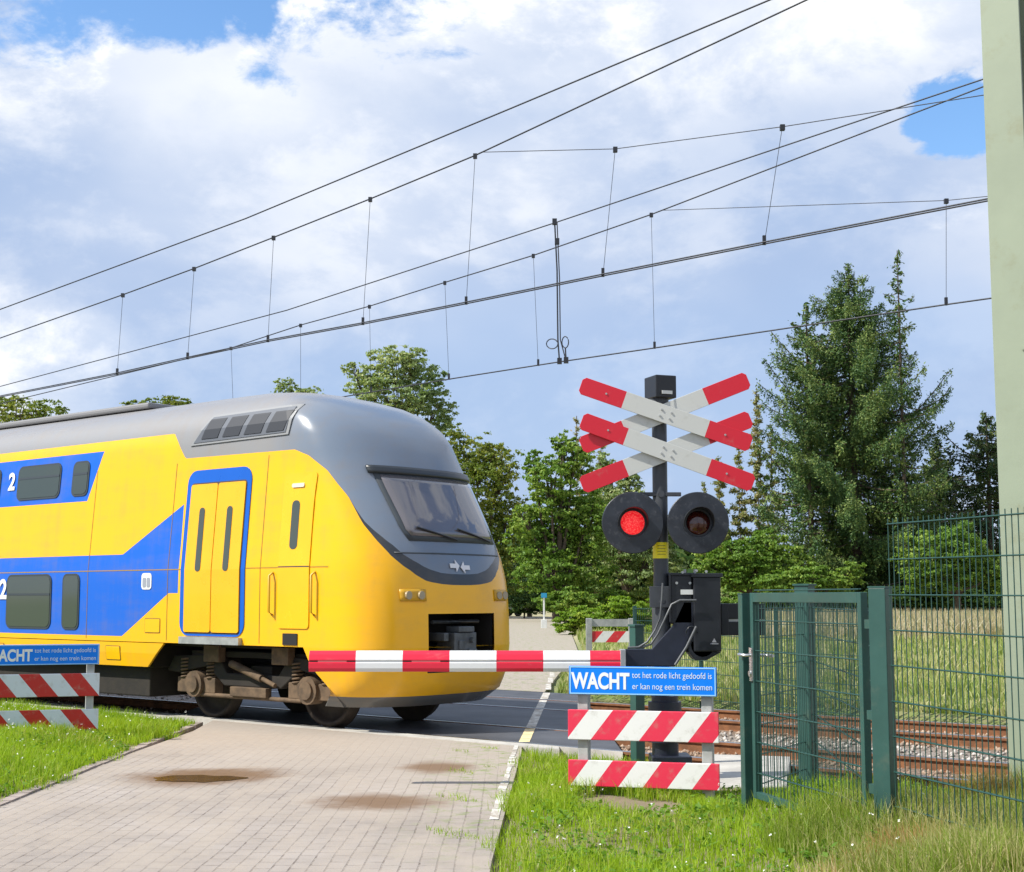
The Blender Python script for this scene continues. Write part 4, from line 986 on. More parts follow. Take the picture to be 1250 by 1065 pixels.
# hinge post (broad) and the tall mesh panel beyond it
pH = at(1078, 850, 8.02)
hp = empty('wire_mesh_fence', (pH[0], pH[1], 0)); tag(hp, 'tall dark green mesh fence right of the gate, in front of the pale pole', 'fence')
zt = at(1078, 718, 8.02)[2]
square_post('post', (0, 0, 0), .10, .10, .0, zt, R(-38), hp)
m = MB(); m.box((0, 0, zt + .005), (.104, .104, .01), rz=R(-38)); m.build('post_cap', greenp, hp)
P0 = at(1090, 850, 7.95); P1 = at(1268, 850, 6.75)
zA = lambda v: at(1087, v, 7.97)[2]; zB = lambda v: at(1250, v, 6.86)[2]
lA = [zA(v) for v in (640.3, 683.4, 726.5, 769.3, 812.2, 855.8, 898.5, 942, 984)]
lB = [zB(v) for v in (628, 678, 727.4, 778, 828.5, 880, 929.5, 980, 1030)]
q0 = (P0[0] - pH[0], P0[1] - pH[1]); q1 = (P1[0] - pH[0], P1[1] - pH[1])
wp = wire_panel(q0, q1, .3, lA[0], .3, lB[0], 25, lA, lB, spike=.03)
wp.build('wire_mesh', greenw, hp)
q2 = (q1[0] + .5, q1[1] - 1.2); wp = wire_panel(q1, q2, .3, lB[0], .3, lB[0], 26, lB, lB); wp.build('wire_mesh', greenw, hp)
for zz_ in (1.45, .95, .55): m = MB(); m.box((-.05, .03, zz_), (.09, .03, .05), rz=gdir); m.build('hinge', greenp, hp)
# enclosure behind the gate: middle post + low mesh
pM = at(985, 850, 11.0)
en = empty('wire_mesh_enclosure', (pM[0], pM[1], 0)); tag(en, 'low green mesh enclosure with capped square post seen through the gate', 'fence')
zt = at(985, 715, 11.0)[2]
square_post('post', (0, 0, 0), .115, .115, -.1, zt, R(-38), en)
m = MB(); m.box((0, 0, zt + .006), (.135, .135, .014), rz=R(-38)); m.build('post_cap', greenp, en)
def rel(u, v, Y, o): q = at(u, v, Y); return (q[0] - o[0], q[1] - o[1])
zz1 = [.12 + .2 * k for k in range(8)]
for (a_, b_, nv) in ((rel(918, 850, 9.95, pM), (-.03, -.05), 26), ((.05, -.03), rel(1066, 850, 8.3, pM), 40)):
    wire_panel(a_, b_, .05, 1.58, .05, 1.58, nv, zz1, zz1, r=.0022, rh=.003).build('wire_mesh', greenw, en)
# lone green post by the mast
pG = at(778, 850, 13.6)
gp = empty('steel_post', (pG[0], pG[1], 0)); tag(gp, 'short dark green square steel post just left behind the signal mast', 'post')
m = MB(); m.box((0, 0, .62), (.10, .10, at(778, 765, 13.6)[2] * 1 - .0 + .0), rz=.5); m.build('post', greenp, gp, bevel=.005)
gp.children[0].location.z = at(778, 765, 13.6)[2] / 2 - .62
m = MB(); m.box((0, 0, at(778, 765, 13.6)[2] + .01), (.12, .12, .02), rz=.5); m.build('post_cap', greenp, gp)
# mesh fence beyond the tracks
ff = empty('wire_mesh_fence', (*track_pt(15, 20.6)[:2], 0)); tag(ff, 'low green mesh fence beyond the tracks, between the mast and the gate', 'fence')
A_ = at(776, 850, 24.6); B_ = at(1062, 850, 19.6)
ra = (A_[0] - ff.location.x, A_[1] - ff.location.y); rb = (B_[0] - ff.location.x, B_[1] - ff.location.y)
zz1 = [.0 + .2 * k for k in range(8)]
wire_panel(ra, rb, -.3, 1.40, -.3, 1.40, 100, zz1, zz1, r=.0035, rh=.005).build('wire_mesh', greenw, ff)
for t in (0, .33, .66, 1):
    m = MB(); m.box((ra[0] + (rb[0] - ra[0]) * t, ra[1] + (rb[1] - ra[1]) * t + .04, .5), (.06, .06, 1.9)); m.build('post', greenp, ff)

# ================================================================ CATENARY
pp = at(1216, 850, 9.3)
pole = empty('catenary_pole', (at(1262, 850, 9.3)[0], 9.3, 0), R(-38)); tag(pole, 'pale green steel H-section catenary pole at the right picture edge', 'pole')
m = MB(); fw_, dp, t = .255, .26, .018
m.box((0, -dp / 2, 4.4), (fw_, t, 9.2)); m.box((0, dp / 2, 4.4), (fw_, t, 9.2)); m.box((0, 0, 4.4), (.012, dp - t, 9.2))
m.build('column', palegreen, pole, bevel=.003)
m = MB(); m.box((0, 0, .05), (.5, .5, .35)); m.build('footing', concrete, pole, bevel=.01)
m = MB()
for zz_ in (.9, 1.1, 3.2): m.tube([(.07, -dp / 2 - .009, zz_), (.07, -dp / 2 - .02, zz_)], .014, 8)
m.build('bolt', palegreen, pole)

def wire_line(name, D, pix, r, parent=None, ext=(95, -14), tagargs=None):
    pts = [plane_pt(u, v, D) for u, v in pix]       # (s, z), s decreasing to the right
    (s0, z0), (s1, z1) = pts[0], pts[1]; (s2, z2), (s3, z3) = pts[-2], pts[-1]
    P_ = []
    if ext[0] is not None:
        sl_ = (z0 - z1) / (s0 - s1)
        for k in range(8, 0, -1):
            sx = s0 + (ext[0] - s0) * k / 8; q = (sx - s0); P_.append((sx, z0 + max(-.9, sl_ * q) if name != 'contact_wire' else z0))
    P_ += pts
    if ext[1] is not None: P_.append((ext[1], z3 + (z3 - z2) / (s3 - s2) * (ext[1] - s3) * (.6 if name != 'contact_wire' else 0)))
    m = MB(); m.tube([track_pt(s_, D, z_) for s_, z_ in P_], r, 6)
    o_ = m.build(name, wirem, parent); 
    if tagargs: tag(o_, *tagargs)
    return o_, pts
def interp_z(pts, s): 
    q = sorted(pts); return float(np.interp(s, [a for a, b in q], [b for a, b in q]))
NL = [(0, 413), (150, 360), (237, 328), (334, 290), (452, 243), (580, 190), (985, 0)]
NLP = [(590, 186), (751, 182), (955, 155), (1203, 116)]
NC = [(0, 485), (143, 457), (229, 438), (327, 417), (443, 396), (569, 371), (736, 337), (933, 298), (1208, 245)]
ov = empty('overhead_line', track_pt(0, 13.2)); tag(ov, 'nearer overhead line with its droppers and double contact wire, lowest over the train roof', 'overhead line')
ov.location = (0, 0, 0)
wire_line('messenger_wire', 13.2, NL, .0095, ov)
_, cpts = wire_line('contact_wire', 13.2, NC, .0085, ov); 
m = MB(); 
P_ = [track_pt(s_, 13.2 - .03, z_ + .012) for s_, z_ in [(95, cpts[0][1])] + cpts + [(-14, cpts[-1][1])]]
m.tube(P_, .0085, 6); m.build('contact_wire', wirem, ov)
wire_line('auxiliary_wire', 13.2, NLP, .005, ov, ext=(None, -14))
def dropper(top, bot, D, parent):
    a_ = plane_pt(*top, D); b_ = plane_pt(*bot, D)
    m = MB(); m.tube([track_pt(a_[0], D, a_[1]), track_pt(b_[0], D, b_[1])], .0034, 5)
    m.box(track_pt(b_[0], D, b_[1] + .04), (.035, .035, .10)); m.box(track_pt(a_[0], D, a_[1] - .01), (.05, .05, .06)); m.build('dropper', wirem, parent)
for t_, b_ in (((150, 360), (143, 457)), ((237, 328), (229, 438)), ((334, 290), (327, 417)), ((452, 243), (443, 396)), ((580, 190), (569, 371)), ((751, 182), (736, 337)), ((955, 155), (933, 298))): dropper(t_, b_, 13.2, ov)
o_, _p = wire_line('feeder_wire', 13.2, [(0, 378), (300, 267), (625, 132), (940, 0)], .0095); tag(o_, 'topmost overhead wire with nothing hanging from it, over the nearer track', 'wire')
ov2 = empty('overhead_line', (0, 0, 0)); tag(ov2, 'farther overhead line with faint thin droppers and a looped jumper cable', 'overhead line')
wire_line('messenger_wire', 17.1, [(0, 493), (282, 425), (367, 397), (451, 374), (543, 345), (651, 312), (795, 262), (1203, 105)], .0095, ov2)
wire_line('auxiliary_wire', 17.1, [(808, 257), (1155, 245), (1205, 240)], .005, ov2, ext=(None, -14))
wire_line('contact_wire', 17.1, [(0, 545), (284, 507), (555, 462), (657, 446), (683, 442), (799, 425), (1155, 372), (1212, 364)], .0105, ov2)
for t_, b_ in (((282, 425), (285, 506)), ((367, 397), (367, 493)), ((451, 374), (453, 479)), ((543, 345), (548, 463)), ((651, 312), (657, 446)), ((795, 262), (799, 425)), ((1155, 245), (1155, 372))): dropper(t_, b_, 17.1, ov2)
def P17(u, v): q = plane_pt(u, v, 17.1); return track_pt(q[0], 17.1, q[1])
m = MB(); m.tube([P17(677, 270), P17(680, 330), P17(681, 415), P17(683, 442)], .012, 6); m.tube([P17(680, 272), P17(683, 340), P17(684, 415), P17(691, 441)], .009, 6)
loop = [P17(683 - 9 + 7 * math.cos(t), 420 + 6 * math.sin(t)) for t in [k * .45 for k in range(15)]]; m.tube(loop, .009, 5)
loop = [P17(690 + 4 * math.cos(t), 418 + 7 * math.sin(t)) for t in [k * .45 for k in range(15)]]; m.tube(loop, .009, 5); m.tube([P17(690, 425), P17(691, 441)], .012, 5)
for q in ((677, 271), (680, 295), (683, 441), (691, 440)): m.box(P17(*q), (.07, .07, .09))
m.build('jumper_cable', wirem, ov2)
o_, _p = wire_line('feeder_wire', 17.1, [(0, 472), (350, 379), (678, 272), (1203, 96)], .0095); tag(o_, 'overhead wire running just above the farther line, clamped to the jumper cable', 'wire')

# ================================================================ TREES AND SHRUBS
RG = np.random.default_rng(11)
def leaf_quads(P, size, normals=None, asp=.6, upb=.35):
    n_ = len(P); rnd = RG.normal(size=(n_, 3))
    N_ = rnd + (normals * 1.3 if normals is not None else 0) + np.array([0, 0, upb]); N_ /= np.linalg.norm(N_, axis=1)[:, None]
    T = np.cross(N_, RG.normal(size=(n_, 3))); T /= np.linalg.norm(T, axis=1)[:, None] + 1e-9; B = np.cross(N_, T)
    s = (size * RG.uniform(.6, 1.35, n_))[:, None] if np.isscalar(size) else (size * RG.uniform(.6, 1.35, n_))[:, None]
    V = np.stack([P - T * s * .5, P + B * s * asp * .5 + T * s * .05, P + T * s * .5, P - B * s * asp * .5 + T * s * .05], 1)
    return V.reshape(-1, 3)
def build_leaves(name, V, mat, parent):
    n_ = len(V) // 4; return quads(name, V, np.arange(n_ * 4).reshape(n_, 4), mat, parent)
def broadleaf(name, label, cat, Y, blobs, leafsize, n_leaf, mat, group=None, trunk_r=.22, base_u=None, airy=.5, sub=.30, ground_z=0.0):
    """blobs: (u, v, ru, rv) in photograph pixels at distance Y, turned into real crown masses"""
    us = np.array([b[0] for b in blobs]); bu = base_u if base_u is not None else float(us.mean())
    bx = at(bu, 729, Y)[0]; root = empty(name, (bx, Y, ground_z)); tag(root, label, cat, group)
    cen = []; vol = []
    for (u, v, ru, rv) in blobs:
        x, _, z = at(u, v, Y); rx = ru * Y / FPX; rz_ = rv * Y / FPX; ry = (rx + rz_) / 2
        dy_ = RG.uniform(-.5, .5) * rx; cen.append((x - bx, dy_, z - ground_z, rx, ry, rz_)); vol.append((rx * rz_))
    vol = np.array(vol) / sum(vol); PV = []
    for c_, f_ in zip(cen, vol):
        nl = int(n_leaf * f_ * 3.2); rx, ry, rz_ = c_[3:]
        ns = max(26, int(60 * (rx * rz_) ** .5)); sb = sub * .55
        dirs = RG.normal(size=(ns, 3)); dirs /= np.linalg.norm(dirs, axis=1)[:, None]
        rad = RG.uniform(.1, 1.0, ns) ** .45 * RG.uniform(.86, 1.14, ns)
        sc_ = dirs * rad[:, None] * np.array([rx, ry, rz_]) * (1 - sb * .2)
        idx = RG.integers(0, ns, nl); sr = RG.uniform(.5, 1.5, ns)[idx][:, None]
        off = RG.normal(size=(nl, 3)); off /= np.linalg.norm(off, axis=1)[:, None]; off *= (np.abs(RG.normal(0, .62, nl)))[:, None]
        p_ = sc_[idx] + off * sr * sb * np.array([rx, ry, rz_ * .75]) * np.array([1.25, 1.25, .8])
        nm = p_ / np.array([rx, ry, rz_]); nm /= np.linalg.norm(nm, axis=1)[:, None] + 1e-6
        PV.append(leaf_quads(p_ + np.array(c_[:3]), leafsize * .64, nm * .5 + off * .4))
    build_leaves('crown', np.concatenate(PV), mat, root)
    m = MB(); zmid = min(c_[2] - c_[5] * .4 for c_ in cen); zmid = max(zmid, .4)
    topc = max(cen, key=lambda q: q[2])
    ax, ay = (topc[0]) * .3, topc[1] * .3
    m.tube([(0, 0, -.3), (ax * .2, ay * .2, zmid * .5), (ax, ay, zmid), (topc[0] * .8, topc[1] * .8, topc[2])], [trunk_r * 1.25, trunk_r, trunk_r * .8, trunk_r * .2], 8)
    for c_ in cen:
        sx, sy, sz_ = ax * .6, ay * .6, zmid * RG.uniform(.6, 1.0)
        m.tube([(sx, sy, sz_), ((sx + c_[0]) / 2 + RG.uniform(-.2, .2), (sy + c_[1]) / 2, (sz_ + c_[2]) / 2 - c_[5] * .1), (c_[0], c_[1], c_[2] + c_[5] * .4)], [trunk_r * .55, trunk_r * .35, trunk_r * .1], 6)
        for k in range(6):
            e = RG.normal(size=3); e /= np.linalg.norm(e); e[2] = abs(e[2])
            m.tube([(c_[0] * .8 + sx * .2, c_[1] * .8 + sy * .2, c_[2] * .8 + sz_ * .2), (c_[0] + e[0] * c_[3] * .8, c_[1] + e[1] * c_[4] * .8, c_[2] + e[2] * c_[5] * .8)], [trunk_r * .25, trunk_r * .05], 5, caps=False)
    m.build('trunk', bark, root)
    return root
def conifer(name, label, cat, Y, u, vtop, prof, n_br, mat, needle, droop=.35, dens=1.0, group=None, trunk_r=.25, hang=.9, vbase=None, bmin=0.0, lean=0.0, spur=()):
    """prof: list of (v, half-width px) describing branch reach; branches droop and carry hanging twigs"""
    bx = at(u, 729, Y)[0]; root = empty(name, (bx, Y, 0)); tag(root, label, cat, group)
    ztop = at(u, vtop, Y)[2]
    zs = [at(u, v, Y)[2] for v, _ in prof][::-1]; ws = [w_ * Y / FPX for _, w_ in prof][::-1]
    m = MB(); m.tube([(0, 0, -.3), (0, 0, ztop * .5), (lean * ztop, 0, ztop)], [trunk_r * 1.2, trunk_r * .75, .03], 8); PV = []
    zlo = zs[0]
    brs = []
    for k in range(n_br):
        t = (k + RG.uniform(0, 1)) / n_br; z = zlo + (ztop - zlo) * t ** .92; brs.append((z, k * 2.399 + RG.uniform(-.5, .5), float(np.interp(z, zs, ws)) * RG.choice([.4, .65, .95, 1.1, 1.25]) * RG.uniform(.9, 1.1), RG.uniform(.6, 1.2)))
    for (v_, ang, ln_) in spur: brs.append((at(u, v_, Y)[2], ang, ln_ * Y / FPX, .25))
    for (z, a_, ln, dr) in brs:
        if ln < .15: ln = .15
        if ln < bmin: continue
        ca, sa = math.cos(a_), math.sin(a_); ns = 7; x0 = lean * z; pts = []
        for q in range(ns + 1):
            s_ = q / ns; r_ = ln * s_; dz_ = ln * droop * dr * (-(s_ * 1.25) + (s_ ** 2.4) * 1.25 + .15 * s_)
            if dr < .3: dz_ = ln * .75 * s_ - .2 * ln * math.sin(s_ * 3)
            pts.append(np.array([x0 + r_ * ca, r_ * sa, z + dz_]))
        m.tube(pts, [max(.02, .02 + ln * .012 * (1 - q / ns)) for q in range(ns + 1)], 4, caps=False)
        ntw = max(6, int(ln * 11 * dens)); P = np.array(pts)
        for _ in range(ntw):
            s_ = RG.uniform(.12, 1) ** .8 * ns; i0 = min(int(s_), ns - 1); p_ = P[i0] + (P[i0 + 1] - P[i0]) * (s_ - i0)
            side = RG.uniform(-1, 1); wl = .15 * ln * (1.1 - s_ / ns) + .12
            p_ = p_ + np.array([-sa, ca, 0]) * side * wl
            tl = hang * RG.uniform(.35, 1.0) * min(1, .35 + ln * .22) * (1.15 - .85 * s_ / ns); nq = max(3, int(tl / needle * 2.2))
            tt = RG.uniform(0, 1, nq)[:, None]
            q_ = p_ + np.array([ca * .12 + RG.uniform(-.12, .12), sa * .12 + RG.uniform(-.12, .12), -1.0]) * tt * tl + RG.normal(size=(nq, 3)) * .07 * (1.2 - tt)
            PV.append(leaf_quads(q_, needle, np.tile([ca * .7, sa * .7, .2], (nq, 1)), asp=.38))
        nq = max(5, int(ln / needle * 3 * dens)); tt = RG.uniform(0.1, 1, nq) * ns; i0 = np.minimum(tt.astype(int), ns - 1)
        q_ = P[i0] + (P[i0 + 1] - P[i0]) * (tt - i0)[:, None] + RG.normal(size=(nq, 3)) * .12
        PV.append(leaf_quads(q_, needle * 1.1, None, asp=.45, upb=1.0))
    build_leaves('crown', np.concatenate(PV), mat, root); m.build('trunk', bark, root); return root

LM_mid = leaf_mat('leaves_fresh_green', (0.085, 0.18, 0.025), (0.21, 0.33, 0.055), (0.28, 0.37, 0.07))
LM_dark = leaf_mat('leaves_deep_green', (0.028, 0.070, 0.018), (0.065, 0.13, 0.028), (0.10, 0.15, 0.03))
LM_grey = leaf_mat('leaves_silver_green', (0.14, 0.22, 0.08), (0.32, 0.40, 0.17), (0.42, 0.46, 0.22))
LM_olive = leaf_mat('leaves_olive', (0.10, 0.16, 0.025), (0.23, 0.29, 0.05), (0.31, 0.31, 0.07))
LM_lime = leaf_mat('leaves_lime_green', (0.12, 0.23, 0.02), (0.25, 0.38, 0.04), (0.34, 0.42, 0.06), trans=.4)
LM_spruce = leaf_mat('spruce_needles', (0.03, 0.080, 0.028), (0.11, 0.19, 0.045), (0.20, 0.26, 0.07), trans=.15, nscale=.5)
LM_sprucedark = leaf_mat('dark_fir_needles', (0.02, 0.05, 0.02), (0.06, 0.11, 0.032), (0.11, 0.14, 0.04), trans=.1, nscale=.4)
LM_larch = leaf_mat('larch_needles', (0.16, 0.20, 0.055), (0.34, 0.36, 0.14), (0.38, 0.31, 0.17), trans=.3)

GB = 'trees beyond the tracks'
broadleaf('poplar_tree', 'airy silver-green tree whose crown rises just above the train cab roof', 'tree', 105, [(484, 447, 38, 26), (450, 468, 30, 26), (520, 470, 30, 30), (485, 485, 45, 30), (428, 450, 12, 8), (530, 505, 28, 26), (505, 440, 18, 16), (462, 520, 40, 25), (500, 560, 50, 40)], .36, 11000, LM_grey, GB, .2, airy=.8, sub=.26)
broadleaf('deciduous_tree', 'small tree top over the grey train roof, left of the airy silver-green tree', 'tree', 112, [(350, 473, 20, 14), (378, 482, 20, 12), (365, 500, 32, 16), (365, 540, 40, 40)], .34, 3800, LM_grey, GB, .2, sub=.25)
broadleaf('deciduous_tree', 'broad olive green tree top above the train roof at the left picture edge', 'tree', 108, [(20, 505, 46, 24), (62, 510, 36, 20), (-30, 500, 50, 30), (35, 545, 60, 30), (-10, 570, 60, 50)], .34, 9000, LM_olive, GB, .35, sub=.22)
broadleaf('deciduous_tree', 'low rounded olive tree top over the train roof, second from the left picture edge', 'tree', 112, [(195, 493, 34, 13), (218, 495, 22, 10), (172, 500, 24, 11), (197, 530, 48, 30)], .34, 5000, LM_olive, GB, .3, sub=.22)
broadleaf('deciduous_tree', 'olive green tree directly right of the train nose', 'tree', 112, [(548, 540, 32, 30), (585, 558, 34, 28), (610, 580, 28, 40), (580, 600, 44, 44), (622, 640, 30, 44), (595, 660, 44, 48), (605, 712, 44, 34), (560, 700, 40, 40)], .32, 20000, LM_olive, GB, .3, sub=.24)
broadleaf('deciduous_tree', 'large fresh green tree between the train nose and the signal mast', 'tree', 96, [(672, 590, 34, 36), (650, 565, 16, 18), (700, 560, 28, 26), (690, 628, 50, 42), (655, 660, 38, 40), (720, 640, 34, 40), (668, 700, 42, 32), (714, 690, 42, 36), (640, 635, 20, 25), (688, 540, 16, 16)], .32, 26000, LM_mid, GB, .3, sub=.24)
broadleaf('deciduous_tree', 'greyer green tree filling the gap behind the signal lamps', 'tree', 104, [(748, 620, 34, 46), (740, 575, 18, 26), (778, 640, 34, 40), (745, 685, 44, 36), (790, 690, 44, 36), (770, 590, 16, 20), (812, 655, 26, 30)], .32, 17000, LM_grey, GB, .25, sub=.24)
broadleaf('deciduous_tree', 'dark green shrubby tree at the bend of the road', 'tree', 118, [(645, 725, 26, 22), (620, 722, 22, 22), (676, 728, 22, 18)], .3, 5000, LM_dark, GB, .2, sub=.3)
broadleaf('deciduous_tree', 'round fresh green bush-like tree right of the black drive box', 'tree', 92, [(900, 680, 30, 24), (935, 670, 32, 24), (920, 700, 42, 24), (965, 690, 30, 24), (880, 702, 22, 20), (860, 690, 22, 26)], .3, 15000, LM_mid, GB, .2, sub=.28)
broadleaf('deciduous_tree', 'light green shrubby tree at the foot of the big spruce, above the gate', 'tree', 86, [(985, 705, 34, 16), (1015, 712, 30, 14), (950, 712, 30, 14), (1040, 700, 18, 14)], .26, 8000, LM_mid, GB, .15, sub=.3)
broadleaf('deciduous_tree', 'leafy green tree seen through the tall mesh fence', 'tree', 90, [(1125, 680, 36, 34), (1165, 668, 34, 34), (1150, 705, 50, 22), (1190, 690, 30, 30), (1215, 700, 24, 28)], .28, 15000, LM_mid, GB, .2, sub=.28)
# larches: pale and thin
LG = 'thin pale larches behind the signal'
for (u_, vt, hw_, nb, lab) in ((928, 478, 15, 60, 'tallest thin pale larch with brown tinge, left of the big spruce'), (905, 545, 17, 44, 'pale yellowish larch right of the crossed boards'), (880, 560, 17, 44, 'pale larch whose top stands closest to the mast on its right side'),
                            (945, 520, 15, 44, 'pale larch touching the left edge of the big spruce'), (862, 590, 15, 34, 'short yellow-green larch directly behind the right signal lamp'), (735, 520, 13, 36, 'thin larch top rising over the green tree left of the signal lamps'), (705, 508, 10, 34, 'slender larch top above the large fresh green tree')):
    conifer('larch_tree', lab, 'tree', 108, u_, vt, [(vt, 2), (vt + 60, hw_ * .6), (vt + 130, hw_), (735, hw_ * 1.6)], nb, LM_larch, .20, droop=-.1, dens=7, group=LG, trunk_r=.06, hang=.7)
conifer('spruce_tree', 'big dark green spruce with drooping branches right of the signal', 'tree', 100, 1046, 322,
        [(322, 3), (345, 22), (375, 44), (410, 66), (450, 84), (500, 96), (560, 104), (620, 112), (680, 100), (735, 70)], 210, LM_spruce, .19, droop=.46, dens=2.1, trunk_r=.35, hang=2.1, spur=((560, 0.1, 128), (600, .4, 124), (540, -.3, 118), (470, 3.0, 96), (520, 3.3, 112), (440, 2.9, 70), (620, 3.1, 120)))
conifer('spruce_tree', 'slender second spruce spire with a thin open top, just right of the big spruce', 'tree', 98, 1108, 306,
        [(306, 2), (335, 9), (350, 14), (390, 18), (440, 22), (480, 30), (540, 40), (640, 50), (735, 50)], 90, LM_spruce, .28, droop=.5, dens=.9, trunk_r=.16, hang=1.3)
conifer('spruce_tree', 'shorter spruce growing at the left shoulder of the big spruce', 'tree', 99, 992, 372,
        [(372, 3), (400, 18), (450, 30), (520, 44), (580, 52), (650, 58), (735, 50)], 110, LM_spruce, .29, droop=.42, dens=1.0, trunk_r=.2, hang=1.5)
conifer('fir_tree', 'dark fir between the big spruce and the pale catenary pole', 'tree', 108, 1150, 535,
        [(535, 3), (560, 30), (600, 50), (650, 62), (735, 70)], 110, LM_sprucedark, .30, droop=.3, dens=1.2, trunk_r=.25, hang=1.2)
conifer('fir_tree', 'dark fir directly left of the pale pole, with arching upper branches', 'tree', 104, 1212, 505,
        [(505, 3), (530, 36), (560, 52), (610, 62), (735, 74)], 120, LM_sprucedark, .30, droop=.3, dens=1.2, trunk_r=.25, hang=1.2, spur=((560, 3.0, 60),))
conifer('fir_tree', 'near-black fir in the shade below the big spruce', 'tree', 106, 1085, 600,
        [(600, 4), (640, 40), (690, 60), (735, 66)], 90, LM_sprucedark, .32, droop=.3, dens=1.1, trunk_r=.2, hang=1.2)
for k, (u_, v_, r_, Yb, mt, lab) in enumerate(((640, 735, 24, 108, LM_dark, 'dark shrub at the foot of the olive tree beside the train nose'), (690, 733, 30, 94, LM_mid, 'shrub at the foot of the large fresh green tree'),
        (745, 734, 34, 100, LM_mid, 'shrub under the greyer tree, left of the signal mast'), (800, 732, 34, 100, LM_olive, 'olive shrub directly behind the signal mast'), (850, 728, 34, 98, LM_grey, 'silvery shrub behind the drive box'),
        (900, 728, 34, 98, LM_mid, 'shrub between the drive box and the gate'), (1100, 728, 40, 96, LM_dark, 'dark shrub behind the left end of the tall mesh fence'), (1170, 728, 44, 97, LM_dark, 'dark shrub behind the right end of the tall mesh fence'), (1010, 730, 40, 95, LM_dark, 'dark shrub under the big spruce, above the gate'))):
    broadleaf('shrub', lab, 'shrub', Yb, [(u_, v_, r_, 15), (u_ - r_ * .7, v_ + 3, r_ * .7, 12), (u_ + r_ * .7, v_ + 4, r_ * .7, 12)], .30, 4200, mt, 'shrubs at the edge of the wood', .06, sub=.3)
# bright bushes by the far road
for k, (blobs, nl, lab, Y_) in enumerate((([(708, 752, 26, 13), (690, 760, 18, 12), (722, 758, 24, 14), (700, 766, 22, 9)], 12000, 'bright lime green bush at the roadside bend, left of the far warning fence', 62),
                                          ([(762, 742, 28, 14), (788, 748, 24, 15), (742, 752, 22, 13), (765, 758, 36, 14), (775, 768, 40, 10)], 15000, 'bright lime green bush behind the small far warning fence', 58),
                                          ([(905, 735, 24, 10), (870, 740, 26, 12), (835, 742, 22, 12)], 9000, 'low light green bush behind the drive box and counterweight', 66))):
    broadleaf('bush', lab, 'bush', Y_, blobs, .16, nl, LM_lime if k < 2 else LM_mid, 'bushes beyond the tracks', .05, sub=.3)
# distant wood closing the horizon
PV = []; nW = 80000
wx = RG.uniform(-120, 150, nW); wt = 7.5 + 2.0 * np.sin(wx * .11) + 1.4 * np.sin(wx * .31 + 1) + 1.0 * np.sin(wx * .83)
wz = RG.uniform(0, 1, nW) ** .75 * wt; wy = 175 + RG.uniform(-6, 6, nW) + 4 * np.sin(wx * .5)
PV = leaf_quads(np.stack([wx, wy, wz], 1), 1.15, np.tile([0, -1., .4], (nW, 1)), asp=.7)
tag(build_leaves('distant_wood', PV, LM_dark, None), 'distant dark green wood along the horizon', 'wood', kind='stuff')

# ================================================================ SMALL FAR THINGS
rp = empty('marker_post', (at(664, 740, 75)[0], 75, 0)); tag(rp, 'tiny white roadside post with a blue sign at the far bend of the road', 'marker post')
zt = at(664, 727, 75)[2]
m = MB(); m.box((0, 0, zt / 2 - .1), (.09, .09, zt + .1)); m.box((0, 0, .18), (.3, .3, .5)); m.build('post', whitep, rp, bevel=.01)
m = MB(); m.prism([(-.15, zt - .12), (.15, zt - .12), (.15, zt + .12), (-.15, zt + .12)], -.1, -.07, 'y'); m.build('sign_panel', principled('far_sign_blue', (.02, .25, .45), .4), rp)
car = empty('parked_car', (at(610, 740, 120)[0], 120, 0), .5); tag(car, 'tiny pale car at the end of the far road beside the train nose', 'car')
m = MB(); m.prism([(-2.1, .35), (2.1, .35), (2.15, .8), (1.6, .95), (.9, 1.02), (.4, 1.42), (-1.1, 1.45), (-1.8, 1.0), (-2.1, .95)], -.85, .85, 'y'); m.build('body', principled('silver_car_paint', (.6, .62, .63), .25, .2), car, bevel=.06)
m = MB(); m.prism([(.85, 1.03), (.42, 1.38), (-1.05, 1.4), (-1.6, 1.02)], -.87, .87, 'y'); m.build('window', glass, car)
for wx_ in (-1.3, 1.3):
    for wy_ in (-.8, .8): m = MB(); m.tube([(wx_, wy_ - .1, .32), (wx_, wy_ + .1, .32)], .32, 16); m.build('wheel', black, car)

# ================================================================ GRASS
def blade_mat(name, a_, b_, dryc, drylo, dryhi):
    m = bpy.data.materials.new(name); m.use_nodes = True; n = NT(m.node_tree); n.n.clear(); o_ = n.n.new('ShaderNodeOutputMaterial')
    rnd = n.n.new('ShaderNodeNewGeometry').outputs['Random Per Island']; o = n.obj()
    big = n.noise(o, .8, 4, .6); col = n.mix(n.math('ADD', n.math('MULTIPLY', rnd, .55), n.math('MULTIPLY', n.ramp(big, .3, .7), .45)), a_, b_)
    dr = n.ramp(n.math('ADD', n.math('MULTIPLY', rnd, .45), n.noise(n.vmath('ADD', o, (4, 7, 0)), .55, 5, .6)), drylo, dryhi)
    col = n.mix(dr, col, dryc)
    d_ = n.n.new('ShaderNodeBsdfPrincipled'); n.l.new(col, d_.inputs['Base Color']); d_.inputs['Roughness'].default_value = .5; d_.inputs['Specular IOR Level'].default_value = .3
    t_ = n.n.new('ShaderNodeBsdfTranslucent'); n.l.new(n.mix(1.0, col, (1.2, 1.25, .6), 'MULTIPLY'), t_.inputs[0])
    mx = n.n.new('ShaderNodeMixShader'); mx.inputs[0].default_value = .4; n.l.new(d_.outputs[0], mx.inputs[1]); n.l.new(t_.outputs[0], mx.inputs[2]); n.l.new(mx.outputs[0], o_.inputs[0]); return m
